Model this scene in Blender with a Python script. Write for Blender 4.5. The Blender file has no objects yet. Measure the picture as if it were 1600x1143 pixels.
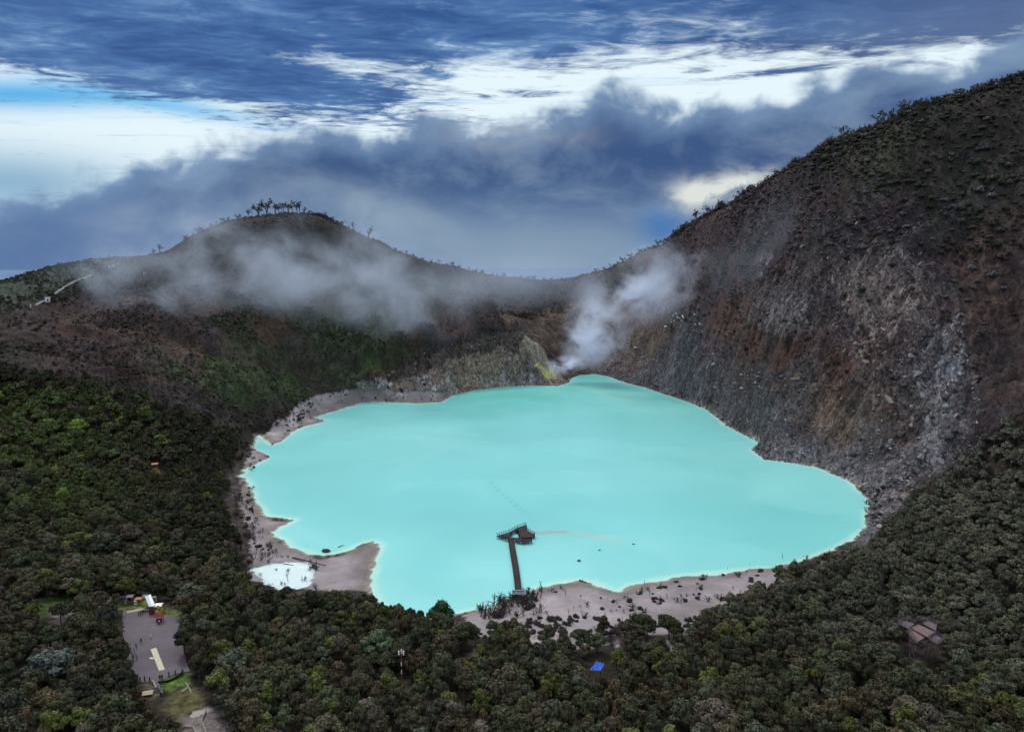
import bpy, math, random
import numpy as np
random.seed(7)
RNG = np.random.default_rng(11)
SC = bpy.context.scene
COL = SC.collection

# ------------------------------------------------------------------ camera
FP = 1100.0                      # focal length in pixels of the 1600 px wide photograph
YH = 412.0                       # row of the horizon
CH = 120.0                       # height of the drone above the lake
P = math.atan((571.5 - YH) / FP)
cP, sP = math.cos(P), math.sin(P)
cam = bpy.data.cameras.new('camera'); camo = bpy.data.objects.new('camera', cam); COL.objects.link(camo)
cam.sensor_width = 36.0; cam.lens = 36.0 * FP / 1600.0
cam.clip_start = 1.0; cam.clip_end = 60000.0
camo.location = (0, 0, CH); camo.rotation_euler = (math.pi / 2 - P, 0, 0)
SC.camera = camo

def ray(px, py):
    r = (px - 800.0) / FP; u = (571.5 - py) / FP
    return r, cP + u * sP, -sP + u * cP
def on_z(px, py, z=0.0):
    a, b, c = ray(px, py); t = (z - CH) / c
    return a * t, b * t, z
def at_y(px, py, Y):
    a, b, c = ray(px, py); t = Y / b
    return a * t, Y, CH + c * t
def project(x, y, z):
    d = y * cP - (z - CH) * sP; u = (y * sP + (z - CH) * cP)
    d = np.maximum(d, 1e-3)
    return 800 + FP * x / d, 571.5 - FP * u / d, d

# ------------------------------------------------------------------ noise
def _h(ix, iy, s):
    n = (ix * 374761393 + iy * 668265263 + s * 974634777) & 0xFFFFFFFF
    n = ((n ^ (n >> 13)) * 1274126177) & 0xFFFFFFFF
    return ((n ^ (n >> 16)) & 0xFFFF) / 65535.0
def vnoise(x, y, s=0):
    x = np.asarray(x, float); y = np.asarray(y, float)
    ix = np.floor(x).astype(np.int64); iy = np.floor(y).astype(np.int64)
    fx = x - ix; fy = y - iy
    fx = fx * fx * (3 - 2 * fx); fy = fy * fy * (3 - 2 * fy)
    a = _h(ix, iy, s); b = _h(ix + 1, iy, s); c = _h(ix, iy + 1, s); d = _h(ix + 1, iy + 1, s)
    return (a + (b - a) * fx) * (1 - fy) + (c + (d - c) * fx) * fy
def fbm(x, y, oct=4, s=0, ridged=False):
    t = 0; amp = 0.5; tot = 0
    for i in range(oct):
        n = vnoise(x, y, s + i * 17)
        if ridged: n = 1 - np.abs(2 * n - 1)
        t = t + n * amp; tot += amp; amp *= 0.5
        x = x * 2.03 + 5.1; y = y * 2.03 + 3.7
    return t / tot
def sstep(a, b, x):
    t = np.clip((x - a) / (b - a), 0, 1); return t * t * (3 - 2 * t)

def inpoly(px, py, poly):
    px = np.asarray(px, float); py = np.asarray(py, float)
    r = np.zeros(px.shape, bool); n = len(poly); j = n - 1
    for i in range(n):
        xi, yi = poly[i]; xj, yj = poly[j]
        if yi != yj:
            c = ((yi > py) != (yj > py)) & (px < (xj - xi) * (py - yi) / (yj - yi) + xi)
            r ^= c
        j = i
    return r
def polydist(x, y, poly):
    d = np.full(np.shape(x), 1e9); n = len(poly)
    for i in range(n):
        ax, ay = poly[i]; bx, by = poly[(i + 1) % n]
        vx, vy = bx - ax, by - ay; L = vx * vx + vy * vy + 1e-9
        t = np.clip(((x - ax) * vx + (y - ay) * vy) / L, 0, 1)
        d = np.minimum(d, (x - ax - t * vx) ** 2 + (y - ay - t * vy) ** 2)
    return np.sqrt(d)

# ------------------------------------------------------------------ shore line
SHORE = [(888,598),(893,591),(905,586),(930,584),(950,588),(975,597),(1010,606),(1045,618),(1075,628),(1105,640),(1120,652),
 (1135,665),(1160,678),(1188,693),(1174,702),(1195,718),(1230,722),(1275,729),(1300,740),(1325,750),(1345,768),(1360,788),
 (1352,805),(1353,822),(1335,838),(1315,852),(1290,862),(1265,872),(1240,880),(1210,885),(1180,888),(1120,895),(1065,900),
 (1030,906),(985,915),(963,924),(945,918),(925,910),(905,907),(870,912),(835,920),(810,932),(780,943),(750,952),(722,958),
 (695,968),(640,968),(600,950),(583,930),(580,912),(586,880),(594,850),(585,845),(565,850),(540,862),(510,868),(485,866),
 (460,855),(440,843),(424,832),(440,822),(462,812),(440,808),(415,805),(405,790),(395,770),(385,750),(376,742),(390,730),
 (410,720),(422,714),(412,707),(396,700),(399,690),(404,680),(425,695),(440,690),(455,675),(480,665),(512,657),(490,652),
 (510,646),(540,637),(570,629),(600,628),(650,630),(690,628),(705,618),(740,610),(780,605),(830,602),(870,603)]
POND = [(392,890),(405,885),(430,881),(460,878),(488,882),(491,900),(482,918),(440,922),(415,910)]
SH = [on_z(a, b)[:2] for a, b in SHORE]
PD = [on_z(a, b)[:2] for a, b in POND]

# ------------------------------------------------------------------ terrain height: thin plate through surveyed points
ctrl = []
def cy(px, py, Y, dz=0): 
    x, y, z = at_y(px, py, Y); ctrl.append((x, y, z + dz))
def cz(px, py, z): ctrl.append(on_z(px, py, z))
for i in range(0, len(SH), 2): ctrl.append((SH[i][0], SH[i][1], 0.0))
for q in [(900,700),(1000,800),(700,800),(600,720),(1150,800),(800,880),(800,650),(500,760),(1250,800)]: cz(q[0], q[1], -2)
RIDGE = [(1000,394,850),(1050,372,790),(1100,345,740),(1150,316,690),(1200,291,640),(1260,260,590),(1320,230,560),(1380,200,545),
 (1440,168,530),(1500,150,520),(1560,133,512),(1600,123,508),(1700,95,500),(1850,75,480),(2100,70,420),(960,414,900),(920,428,940),
 (880,437,960),(850,437,960),(800,432,950),(740,424,930),(690,412,905),(650,400,880),(600,384,830),(560,368,800),(520,354,775),
 (470,344,760),(430,340,752),(390,342,745),(340,350,735),(300,368,725),(255,395,722),(220,401,730),(130,408,700),(60,420,665),
 (0,438,630),(-100,470,560),(-250,500,450),(-420,540,340)]
CREST = []
for a, b, Y in sorted(RIDGE):
    CREST.append(at_y(a, b, Y)[:2])
for a, b, Y in RIDGE:
    cy(a, b, Y)
    x, y, z = at_y(a, b, Y); L = math.hypot(x, y - 430)
    for k, dz in ((90, -45), (220, -130)):
        ctrl.append((x + x / L * k, y + (y - 430) / L * k, z + dz))
for q in [(1400,500,440),(1500,600,385),(1500,400,455),(1600,640,340),(1600,500,400),(1600,300,450),(1500,750,330),(1600,850,255),
 (1600,1000,196),(1450,850,278),(1420,985,208),(1300,500,485),(1200,500,530),(1100,500,650),(1200,600,478),(1300,600,440),(1000,500,775),
 (1300,350,520),(1200,400,580),(1400,300,500),(1100,420,690),(1400,620,400),(1100,570,605),(1000,560,730),(1400,400,468),(1750,700,290),
 (0,742,330),(200,742,360),(0,600,430),(200,600,452),(0,500,540),(200,500,560),(400,500,610),(400,600,520),(380,660,468),(600,500,720),
 (500,560,620),(300,560,520),(300,680,420),(300,440,670),(400,420,690),(100,450,605),(500,440,725),(600,430,795),(700,480,815),(800,480,850),
 (-200,700,330),(850,500,832),(900,475,880),(940,545,800),(700,440,880),(850,460,910),
 (628,577,633),(663,562,652),(702,547,674),(745,533,694),(785,524,710),(819,521,722),(850,552,728),(868,580,728),(700,505,765),(780,500,790),(840,505,800),(590,603,612)]:
    cy(*q)
for q in [(198,952,12),(279,964,12),(285,1028,12),(293,1049,12),(215,1060,12),(194,1010,12),(240,1000,12),(250,1085,13),(300,1120,14),
 (600,975,9),(500,950,9),(400,945,8),(340,925,6),(630,1040,11),(700,985,8),(800,1000,5),(900,960,2.5),(1000,960,2.5),(1100,960,3),(1200,930,3),
 (930,1045,5),(0,1000,16),(0,900,15),(100,900,11),(0,1143,17),(600,1143,13),(1000,1143,9),(800,1300,13),(300,1300,15),(1300,1300,12),
 (-300,1143,22),(1900,1143,16),(1200,1050,6),(1300,950,5),(250,880,6),(350,850,2.5),(352,780,3),(1300,890,5),(540,890,0.5),(440,860,0.8),
 (540,920,1.0),(455,935,2.0),(520,940,4.0),(640,985,9),(860,950,1.5),(1050,930,1.5),(1400,830,7),(1380,740,14)]: cz(*q)
C = np.array(ctrl); CX = C[:, :2] / 300.0
def tps(r2): return 0.5 * r2 * np.log(r2 + 1e-12)
n = len(C); D = ((CX[:, None] - CX[None]) ** 2).sum(-1)
A = np.zeros((n + 3, n + 3)); A[:n, :n] = tps(D) + np.eye(n) * 0.0015
A[:n, n] = 1; A[:n, n + 1:] = CX; A[n, :n] = 1; A[n + 1:, :n] = CX.T
W = np.linalg.solve(A, np.concatenate([C[:, 2], np.zeros(3)]))
def rbf(x, y):
    sh = x.shape; x = x.ravel() / 300.0; y = y.ravel() / 300.0; o = np.empty(x.size)
    for s in range(0, x.size, 20000):
        a = x[s:s + 20000, None]; b = y[s:s + 20000, None]
        o[s:s + 20000] = tps((a - CX[None, :, 0]) ** 2 + (b - CX[None, :, 1]) ** 2) @ W[:n] + W[n] + W[n + 1] * a[:, 0] + W[n + 2] * b[:, 0]
    return o.reshape(sh)

BEACH = [  # pale mud flats, as photographed
 [(376,735),(396,700),(400,683),(420,672),(440,655),(470,630),(505,612),(560,608),(620,610),(700,612),(700,640),(520,670),(430,715),(400,760),(420,810),(470,815),(430,840),(500,875),(600,840),(600,925),(520,922),(385,905),(388,870),(392,830),(372,790)],
 [(722,962),(800,925),(870,900),(925,900),(965,915),(1030,900),(1180,882),(1235,880),(1215,905),(1180,930),(1120,960),(1080,985),(1020,990),(960,990),(860,990),(800,988),(740,1000)],
]
FORESTG = [(-900,590),(0,578),(60,585),(140,600),(230,632),(330,660),(378,676),(386,695),(372,722),(356,745),(352,800),(372,842),(372,892),(388,935),(430,952),(520,950),(570,948),
 (600,946),(660,972),(700,990),(735,1004),(800,1000),(850,1006),(905,1020),(960,1006),(1030,1008),(1090,992),(1150,960),(1210,915),(1232,893),(1300,888),(1350,872),(1372,842),(1392,810),
 (1440,772),(1500,730),(1560,680),(1640,620),(1950,560),(2600,1500),(-900,1500)]
PARK = [(198,952),(236,958),(279,964),(283,990),(285,1028),(293,1049),(271,1052),(249,1064),(215,1061),(204,1040),(196,1028),(193,996)]

def in_beach(px, py): return inpoly(px, py, BEACH[0]) | inpoly(px, py, BEACH[1])
def surface(x, y):
    """height and lake distance (negative inside) of the crater ground"""
    z = rbf(x, y)
    d = polydist(x, y, SH); d = np.where(inpoly(x, y, SH), -d, d)
    d2 = polydist(x, y, PD); d2 = np.where(inpoly(x, y, PD), -d2, d2) + (fbm(x / 4, y / 4, 3, 73) - 0.45) * 3.2
    px, py, dd = project(x, y, z)
    ang = np.arctan2(x, y - 430.0); rad = np.hypot(x, y - 430.0)
    steep = sstep(6, 30, z)
    right = sstep(-20, 90, x) * steep
    left = sstep(20, -90, x) * steep
    mound = sstep(-210, -150, x) * sstep(30, -5, x) * sstep(560, 620, y) * sstep(790, 745, y) * sstep(1, 8, z)
    far = sstep(1500, 700, np.hypot(x, y - 400))
    cre = np.full(np.shape(x), 1e9)
    for (a0_, a1_), (b0_, b1_) in zip(CREST[:-1], CREST[1:]):
        vx, vy = b0_ - a0_, b1_ - a1_; tt = np.clip(((x - a0_) * vx + (y - a1_) * vy) / (vx * vx + vy * vy), 0, 1)
        cre = np.minimum(cre, np.hypot(x - a0_ - tt * vx, y - a1_ - tt * vy))
    cf = 0.16 + 0.84 * sstep(4, 85, cre); right = right * cf; left = left * cf
    z = z - 1.5 * sstep(40, 0, cre) * far + right * far * sstep(15, 45, z) * (fbm(ang * 7 + fbm(x / 50, y / 50, 3, 6), z / 70, 4, 13, True) - 0.62) * 20
    z = z + right * far * ((fbm(ang * 15 + 3 + fbm(x / 60, y / 60, 3, 5) * 1.6, rad / 55, 5, 3, True) - 0.55) * 22 + (fbm(x / 22, y / 22, 5, 9) - 0.5) * 15)
    z = z + left * far * ((fbm(ang * 13, rad / 160, 4, 23, True) - 0.55) * 17 + (fbm(x / 30, y / 30, 4, 31) - 0.5) * 9)
    z = z + mound * ((fbm(x / 8 + y / 60, y / 26, 5, 41, True) - 0.60) * 21 + (fbm(x / 28, y / 28, 3, 47) - 0.5) * 10)
    z = z + (fbm(x / 11, y / 11, 4, 51) - 0.5) * (0.5 + 2.0 * steep)
    cl = right * sstep(25, 60, z) * sstep(160, 110, z) * sstep(110, 190, x) * far
    z = z + cl * ((fbm(x / 7, y / 7, 4, 61, True) - 0.5) * 8 + (fbm((x + y) / 26, (x - y) / 14, 4, 66, True) - 0.5) * 12)
    # parking terrace
    pk = polydist(px, py, PARK); pk = np.where(inpoly(px, py, PARK), 0, pk)
    z = np.where(dd < 320, z + (12.0 - z) * sstep(14, 2, pk), z)
    # shore
    dn = d + (fbm(x / 5, y / 5, 4, 71) - 0.5) * 5.0 * sstep(-4, 2, d) * sstep(12, 4, d)
    land = np.maximum(z, 0.12 + 0.02 * np.minimum(np.maximum(dn, 0), 60))
    land = land * sstep(-1.0, 9.0, dn) * 1.0 + np.minimum(land, 0.25 * np.clip(dn, 0, 3)) * (1 - sstep(-1.0, 9.0, dn))
    z = np.where(dn < 0, -2.0 * sstep(0, 8, -dn) - 0.05, np.maximum(land, 0.03))
    z = np.where(d2 < 4, np.where(d2 < 0, -0.6, np.maximum(0.28, np.minimum(z, 0.28 + d2 * 0.3))), z)
    return z, np.minimum(dn, np.where(d2 < 0, d2, 1e9))

def axis(lo, hi, step, out):
    inner = np.arange(lo, hi + step, step); l = []; s = step * 2; v = lo
    while v > -out: s *= 1.35; v -= s; l.append(v)
    r = []; s = step * 2; v = hi
    while v < out: s *= 1.35; v += s; r.append(v)
    return np.array(l[::-1] + list(inner) + r)
STEP = 1.35
GX = axis(-640, 560, STEP, 26000); GY = axis(110, 1010, STEP, 26000)
X, Y = np.meshgrid(GX, GY)
Z = np.empty_like(X); DL = np.full_like(X, 500.0)
ix0, ix1 = np.searchsorted(GX, -1400), np.searchsorted(GX, 1400)
iy0, iy1 = np.searchsorted(GY, -500), np.searchsorted(GY, 1700)
sl = (slice(iy0, iy1), slice(ix0, ix1))
Z[:] = -140
Z[sl], DL[sl] = surface(X[sl], Y[sl])
R0 = np.hypot(X, Y - 430)
Z = Z + (-140 - Z) * sstep(850, 1350, R0)
# interpolator for placing things
from_x, to_x = GX, GY
def ground(x, y):
    x = np.asarray(x, float); y = np.asarray(y, float)
    i = np.clip(np.searchsorted(GX, x) - 1, 0, len(GX) - 2); j = np.clip(np.searchsorted(GY, y) - 1, 0, len(GY) - 2)
    fx = (x - GX[i]) / (GX[i + 1] - GX[i]); fy = (y - GY[j]) / (GY[j + 1] - GY[j])
    return (Z[j, i] * (1 - fx) + Z[j, i + 1] * fx) * (1 - fy) + (Z[j + 1, i] * (1 - fx) + Z[j + 1, i + 1] * fx) * fy
def hit(px, py, y0=140, y1=1100):
    """first point of the ground behind a pixel of the photograph"""
    a, b, c = ray(px, py)
    ys = np.linspace(y0, y1, 2400); t = ys / b
    xs = a * t; zs = CH + c * t
    g = ground(xs, ys); k = np.argmax(zs < np.maximum(g, 0))
    return float(xs[k]), float(ys[k]), float(max(g[k], 0))

# ------------------------------------------------------------------ helpers for meshes
def mesh_np(name, V, F, mats=(), smooth=False, fm=None):
    me = bpy.data.meshes.new(name); V = np.asarray(V, np.float32); F = np.asarray(F, np.int32); k = F.shape[1]
    me.vertices.add(len(V)); me.vertices.foreach_set('co', V.ravel())
    me.loops.add(F.size); me.loops.foreach_set('vertex_index', F.ravel())
    me.polygons.add(len(F)); me.polygons.foreach_set('loop_start', np.arange(0, F.size, k, dtype=np.int32))
    if fm is not None: me.polygons.foreach_set('material_index', np.asarray(fm, np.int32))
    me.polygons.foreach_set('use_smooth', np.full(len(F), smooth))
    for m in mats: me.materials.append(m)
    me.update(calc_edges=True); me.validate()
    return me
def vcol(me, name, cols):
    a = me.attributes.new(name, 'FLOAT_COLOR', 'POINT'); c = np.ones((len(cols), 4), np.float32); c[:, :cols.shape[1]] = cols
    a.data.foreach_set('color', c.ravel())
def link(name, me, parent=None):
    o = bpy.data.objects.new(name, me); COL.objects.link(o)
    if parent: o.parent = parent
    return o
def tag(o, label=None, cat=None, group=None, kind=None):
    if label: o['label'] = label
    if cat: o['category'] = cat
    if group: o['group'] = group
    if kind: o['kind'] = kind
    return o
def empty(name, loc, rz=0, scale=1.0):
    o = bpy.data.objects.new(name, None); o.empty_display_size = 0.3; COL.objects.link(o)
    o.location = loc; o.rotation_euler = (0, 0, rz); o.scale = (scale,) * 3 if not hasattr(scale, '__len__') else scale
    return o

class NT:
    def __init__(s, tree): s.t = tree; s.n = tree.nodes; s.l = tree.links
    def new(s, t, **k):
        n = s.n.new(t)
        for a, b in k.items():
            if a == 'inp':
                for i, v in b.items():
                    if hasattr(v, 'is_linked') or isinstance(v, bpy.types.NodeSocket): s.l.new(v, n.inputs[i])
                    else: n.inputs[i].default_value = v
            else: setattr(n, a, b)
        return n
    def math(s, op, a, b=0.0, c=None, clamp=False):
        i = {0: a, 1: b}
        if c is not None: i[2] = c
        return s.new('ShaderNodeMath', operation=op, use_clamp=clamp, inp=i).outputs[0]
    def mix(s, f, a, b, bt='MIX'):
        n = s.new('ShaderNodeMix', data_type='RGBA', blend_type=bt, clamp_factor=True)
        for idx, v in ((0, f), (6, a), (7, b)):
            if isinstance(v, bpy.types.NodeSocket): s.l.new(v, n.inputs[idx])
            else:
                n.inputs[idx].default_value = v if idx == 0 else ((*v, 1) if len(v) == 3 else v)
        return n.outputs[2]
    def noise(s, vec, scale, det=4, rough=0.55, dist=0.0, out='Fac'):
        return s.new('ShaderNodeTexNoise', inp={'Vector': vec, 'Scale': scale, 'Detail': det, 'Roughness': rough, 'Distortion': dist}).outputs[out]
    def ramp(s, fac, stops, interp='LINEAR'):
        n = s.new('ShaderNodeValToRGB', inp={0: fac}); r = n.color_ramp; r.interpolation = interp
        while len(r.elements) < len(stops): r.elements.new(0.5)
        for e, (p, c) in zip(r.elements, stops):
            e.position = p; e.color = (*c, 1) if hasattr(c, '__len__') else (c, c, c, 1)
        return n.outputs[0]
    def mapr(s, v, a, b, c=0.0, d=1.0, smooth=True):
        return s.new('ShaderNodeMapRange', interpolation_type='SMOOTHSTEP' if smooth else 'LINEAR', inp={0: v, 1: a, 2: b, 3: c, 4: d}).outputs[0]
def material(name, rough=0.9, spec=0.2):
    m = bpy.data.materials.new(name); m.use_nodes = True; t = NT(m.node_tree)
    b = t.n['Principled BSDF']; b.inputs['Roughness'].default_value = rough; b.inputs['Specular IOR Level'].default_value = spec
    return m, t, b
def flat_mat(name, c, rough=0.8, var=0.25, scale=3.0, spec=0.2):
    m, t, b = material(name, rough, spec)
    p = t.new('ShaderNodeNewGeometry').outputs['Position']
    nz = t.noise(p, scale, 4)
    f = t.math('ADD', t.math('MULTIPLY', nz, 2 * var), 1 - var)
    v = t.new('ShaderNodeVectorMath', operation='SCALE', inp={0: c}); t.l.new(f, v.inputs['Scale'])
    t.l.new(v.outputs[0], b.inputs['Base Color'])
    return m

# ------------------------------------------------------------------ ground colours
def ground_colour(x, y, z, d):
    jx = (fbm(x / 14, y / 14, 4, 81) - 0.5) * 60; jy = (fbm(x / 14, y / 14, 4, 91) - 0.5) * 44
    px, py, dd = project(x, y, z)
    near = np.clip(dd / 500.0, 0.25, 1.2)
    qx = px + jx * 1.0; qy = py + jy * 1.0
    n1 = fbm(x / 20, y / 20, 4, 101)[..., None]; n2 = fbm(x / 5, y / 5, 3, 111)[..., None]
    c = np.empty(x.shape + (3,)); c[:] = (0.045, 0.034, 0.030)
    rock = np.zeros(x.shape)
    def put(poly, col, r=None, f=1.0, jit=1.0, col2=None):
        nonlocal rock
        m = inpoly(px + jx * jit, py + jy * jit, poly)
        cc = np.array(col)
        if col2 is not None: cc = cc * (1 - sstep(0.35, 0.65, n1)) + np.array(col2) * sstep(0.35, 0.65, n1)
        if f == 'patch':
            w = sstep(0.45, 0.62, n2 * 0.5 + n1 * 0.5) * m[..., None]
        else: w = f * m[..., None]
        c[:] = c * (1 - w) + cc * w
        if r is not None: rock = np.where(m, r, rock)
    # left hill
    put([(-500,300),(900,300),(900,700),(-500,700)], (0.028,0.027,0.021), 0.0, 1.0, 1, (0.036,0.026,0.025))
    put([(-200,380),(230,380),(200,425),(60,470),(-200,520)], (0.042,0.053,0.040))
    put([(60,470),(300,460),(420,520),(330,620),(60,590)], (0.060,0.036,0.027), 0.1, 1, 1, (0.040,0.026,0.028))
    put([(420,430),(700,430),(640,620),(380,640),(300,600)], (0.026,0.038,0.018), 0.0, 0.8, 1, (0.032,0.028,0.020))
    put([(200,550),(330,560),(470,600),(480,625),(400,640),(280,600)], (0.04,0.066,0.022), 0, 'patch')
    put([(520,470),(640,470),(640,540),(560,560),(500,520)], (0.035,0.066,0.028), 0, 'patch')
    put([(560,560),(600,560),(600,612),(540,612)], (0.05,0.09,0.025), 0, 'patch')
    put([(410,490),(450,490),(450,570),(400,570)], (0.085,0.045,0.032), 0.4, 'patch')
    put([(640,500),(760,485),(800,500),(640,590),(570,600)], (0.085,0.04,0.03), 0.3, 'patch')
    # back rim
    put([(690,440),(980,440),(1010,480),(800,500),(690,490)], (0.035,0.028,0.028))
    # right wall
    put([(960,380),(1700,0),(1900,1000),(1380,760),(1000,600),(1010,440)], (0.078,0.048,0.050), 0.6, 1, 1, (0.048,0.030,0.034))
    put([(1220,230),(1620,60),(1800,80),(1700,480),(1560,460),(1480,400),(1420,310),(1330,300),(1240,290)], (0.040,0.041,0.026), 0.1, 1, 1, (0.034,0.028,0.024))
    put([(1200,330),(1440,330),(1480,420),(1300,400)], (0.052,0.042,0.046), 0.4)
    put([(1150,460),(1300,390),(1400,360),(1480,430),(1500,520),(1560,700),(1430,760),(1360,620),(1300,530),(1180,520)], (0.115,0.088,0.088), 1.0, 1, 1.0, (0.058,0.044,0.050))
    put([(1310,400),(1400,380),(1460,470),(1400,520),(1330,470)], (0.36,0.29,0.26), 1.0, 'patch')
    put([(1430,520),(1500,500),(1500,660),(1470,740),(1410,700)], (0.19,0.18,0.195), 1.0, 'patch', 0.9)
    put([(1340,560),(1430,580),(1420,690),(1380,690)], (0.24,0.17,0.14), 1.0, 'patch')
    put([(1480,360),(1640,300),(1700,640),(1560,660),(1500,520)], (0.078,0.050,0.044), 0.35, 1, 1, (0.048,0.034,0.036))
    put([(1080,475),(1180,480),(1260,545),(1400,520),(1330,590),(1220,590),(1120,560)], (0.090,0.050,0.042), 0.4)
    put([(1290,600),(1400,620),(1420,700),(1330,700)], (0.105,0.062,0.042), 0.5)
    # scree
    put([(920,540),(1000,520),(1020,470),(1085,490),(1130,570),(1220,600),(1260,560),(1310,600),(1350,650),(1440,720),(1420,780),(1330,760),(1280,740),(1180,735),(1110,660),(1040,625),(960,600),(910,590)], (0.105,0.10,0.112), 0.8, 1, 0.6, (0.075,0.065,0.07))
    put([(1200,600),(1300,590),(1350,660),(1330,700),(1240,680)], (0.15,0.10,0.075), 0.8, 'patch')
    put([(1180,690),(1330,720),(1400,760),(1400,850),(1350,860),(1370,790),(1290,745),(1190,725)], (0.16,0.145,0.155), 0.8, 1, 0.6)
    # forest floor
    def blur(a, k):
        for ax in (0, 1):
            cs = np.cumsum(np.concatenate([np.repeat(np.take(a, [0], ax), k + 1, ax), a, np.repeat(np.take(a, [-1], ax), k, ax)], ax), ax)
            n_ = a.shape[ax]; a = (np.take(cs, range(2 * k + 1, 2 * k + 1 + n_), ax) - np.take(cs, range(n_), ax)) / (2 * k + 1)
        return a
    if c.ndim == 3 and c.shape[0] > 50:
        c = blur(blur(c, 3), 3); rock = blur(blur(rock, 3), 3)
    tones = fbm(x / 45, y / 45, 4, 131)[..., None]; fleck = fbm(x / 4.5, y / 4.5, 3, 141)[..., None]
    c = c * (0.65 + 0.7 * tones) * (1 + (fleck - 0.5) * 0.9)
    warm = sstep(0.45, 0.7, fbm(x / 16, y / 16, 4, 151))[..., None]
    c = c * (1 - warm * 0.5) + (c.mean(-1, keepdims=True) * np.array((1.02, 0.98, 1.06))) * warm * 0.5
    # light tan strip above the neck
    put([(775,492),(860,482),(1000,445),(1060,440),(1050,520),(1010,580),(890,590),(840,530)], (0.135,0.098,0.078), 0.8, 0.9, 0.35, (0.085,0.062,0.052))
    # pale ribs and scars of the cliff
    for pl, cc in (([(1290,470),(1330,430),(1390,400),(1425,420),(1440,480),(1400,545),(1340,560),(1300,530)], (0.26,0.205,0.185)), ([(1376,395),(1405,380),(1412,430),(1385,450)], (0.34,0.27,0.25)),
                   ([(1475,500),(1505,500),(1508,560),(1488,600),(1476,660),(1466,650),(1470,560)], (0.30,0.29,0.31)), ([(1405,560),(1425,600),(1430,690),(1410,690),(1395,610)], (0.25,0.205,0.185)),
                   ([(1350,580),(1380,570),(1400,640),(1420,700),(1400,680),(1360,620)], (0.22,0.16,0.135)), ([(1155,500),(1200,455),(1260,450),(1290,500),(1240,530)], (0.17,0.145,0.15)),
                   ([(1180,405),(1200,395),(1205,420),(1185,432)], (0.22,0.215,0.23)), ([(1340,760),(1420,730),(1430,770),(1360,790)], (0.24,0.20,0.20)), ([(1440,600),(1470,590),(1460,690),(1430,700)], (0.19,0.17,0.18))):
        put(pl, cc, 1.0, 'patch', 0.55)
    # mound
    put([(556,600),(628,574),(663,558),(702,543),(750,528),(790,518),(822,516),(845,540),(868,570),(893,602),(860,640),(556,640)], (0.25,0.195,0.155), 1.0, 1, 0.2, (0.15,0.125,0.115))
    put([(556,603),(640,588),(740,578),(830,580),(880,600),(860,640),(556,640)], (0.33,0.305,0.31), 1.0, 'patch', 0.4)
    put([(575,600),(663,545),(750,510),(825,500),(836,530),(800,548),(740,552),(690,568),(640,590)], (0.040,0.034,0.037), 1.0, 0.8, 0.75)
    put([(818,522),(850,548),(880,588),(850,592),(832,560)], (0.30,0.265,0.20), 0.8, 0.9, 0.15, (0.20,0.17,0.14))
    put([(834,566),(844,562),(860,578),(872,590),(852,590)], (0.55,0.51,0.14), 0.4, 0.55, 0.35)
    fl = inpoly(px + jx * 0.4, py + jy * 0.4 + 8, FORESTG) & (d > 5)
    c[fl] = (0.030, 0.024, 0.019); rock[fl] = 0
    for q in BEACH:
        put(q, (0.265,0.232,0.240), 0.15, 1, 0.30, (0.205,0.178,0.186))
    put([(820,985),(920,985),(950,1000),(920,1010),(820,1005)], (0.30,0.26,0.26), 0.1, 1, 0.5)
    put([(1015,998),(1045,1000),(1050,1012),(1020,1010)], (0.33,0.28,0.29), 0.1, 1, 0.2)
    put([(1045,1005),(1062,1008),(1058,1020),(1045,1020)], (0.33,0.28,0.29), 0.1, 1, 0.2)
    put([(960,1000),(968,1000),(968,1020),(960,1020)], (0.33,0.28,0.29), 0.1, 1, 0.2)
    # clearings left
    put([(20,950),(60,938),(110,930),(125,945),(100,960),(60,975),(20,970)], (0.045,0.066,0.022), 0, 1, 0.5)
    put([(80,955),(120,940),(125,965),(90,980)], (0.15,0.125,0.12), 0.2, 1, 0.2)
    put([(60,998),(85,985),(112,978),(112,986),(80,1000)], (0.24,0.17,0.15), 0, 1, 0.15)
    put([(150,935),(195,930),(197,945),(150,950)], (0.12,0.10,0.08), 0, 1, 0.2)
    put([(190,938),(236,936),(236,952),(190,954)], (0.10,0.13,0.035), 0, 1, 0.2)
    put([(255,950),(285,952),(282,970),(248,968)], (0.07,0.10,0.03), 0, 1, 0.2)
    put([(248,1062),(272,1050),(294,1046),(300,1068),(262,1080),(252,1075)], (0.065,0.115,0.026), 0, 1, 0.1)
    put([(262,1084),(300,1070),(330,1110),(290,1135),(255,1110)], (0.085,0.075,0.035), 0, 1, 0.2)
    put([(285,1122),(320,1100),(360,1110),(370,1160),(290,1160)], (0.15,0.125,0.12), 0.1, 1, 0.2)
    put([(225,1062),(240,1060),(246,1092),(225,1090)], (0.10,0.085,0.06), 0, 1, 0.2)
    # drier and paler away from the water, dark and wet at its edge
    bch = (in_beach(px + jx * 0.3, py + jy * 0.3) & (d > 0))[..., None]
    mott = sstep(0.40, 0.62, fbm(x / 7, y / 7, 4, 161))[..., None]
    dry = c * (1.28 - 0.22 * mott); wet = np.array((0.155, 0.128, 0.122))
    wf = (sstep(9, 1.0, d + (fbm(x / 6, y / 6, 3, 171) - 0.5) * 7))[..., None]
    c = np.where(bch, dry * (1 - wf * 0.8) + wet * wf * 0.8, c)
    rimw = ((d > 0) & (d < 1.6))[..., None] * 0.45
    c = c * (1 - rimw) + np.array((0.30, 0.28, 0.22)) * rimw
    c[d < 0] = (0.45, 0.62, 0.55)
    return c, rock

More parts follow.
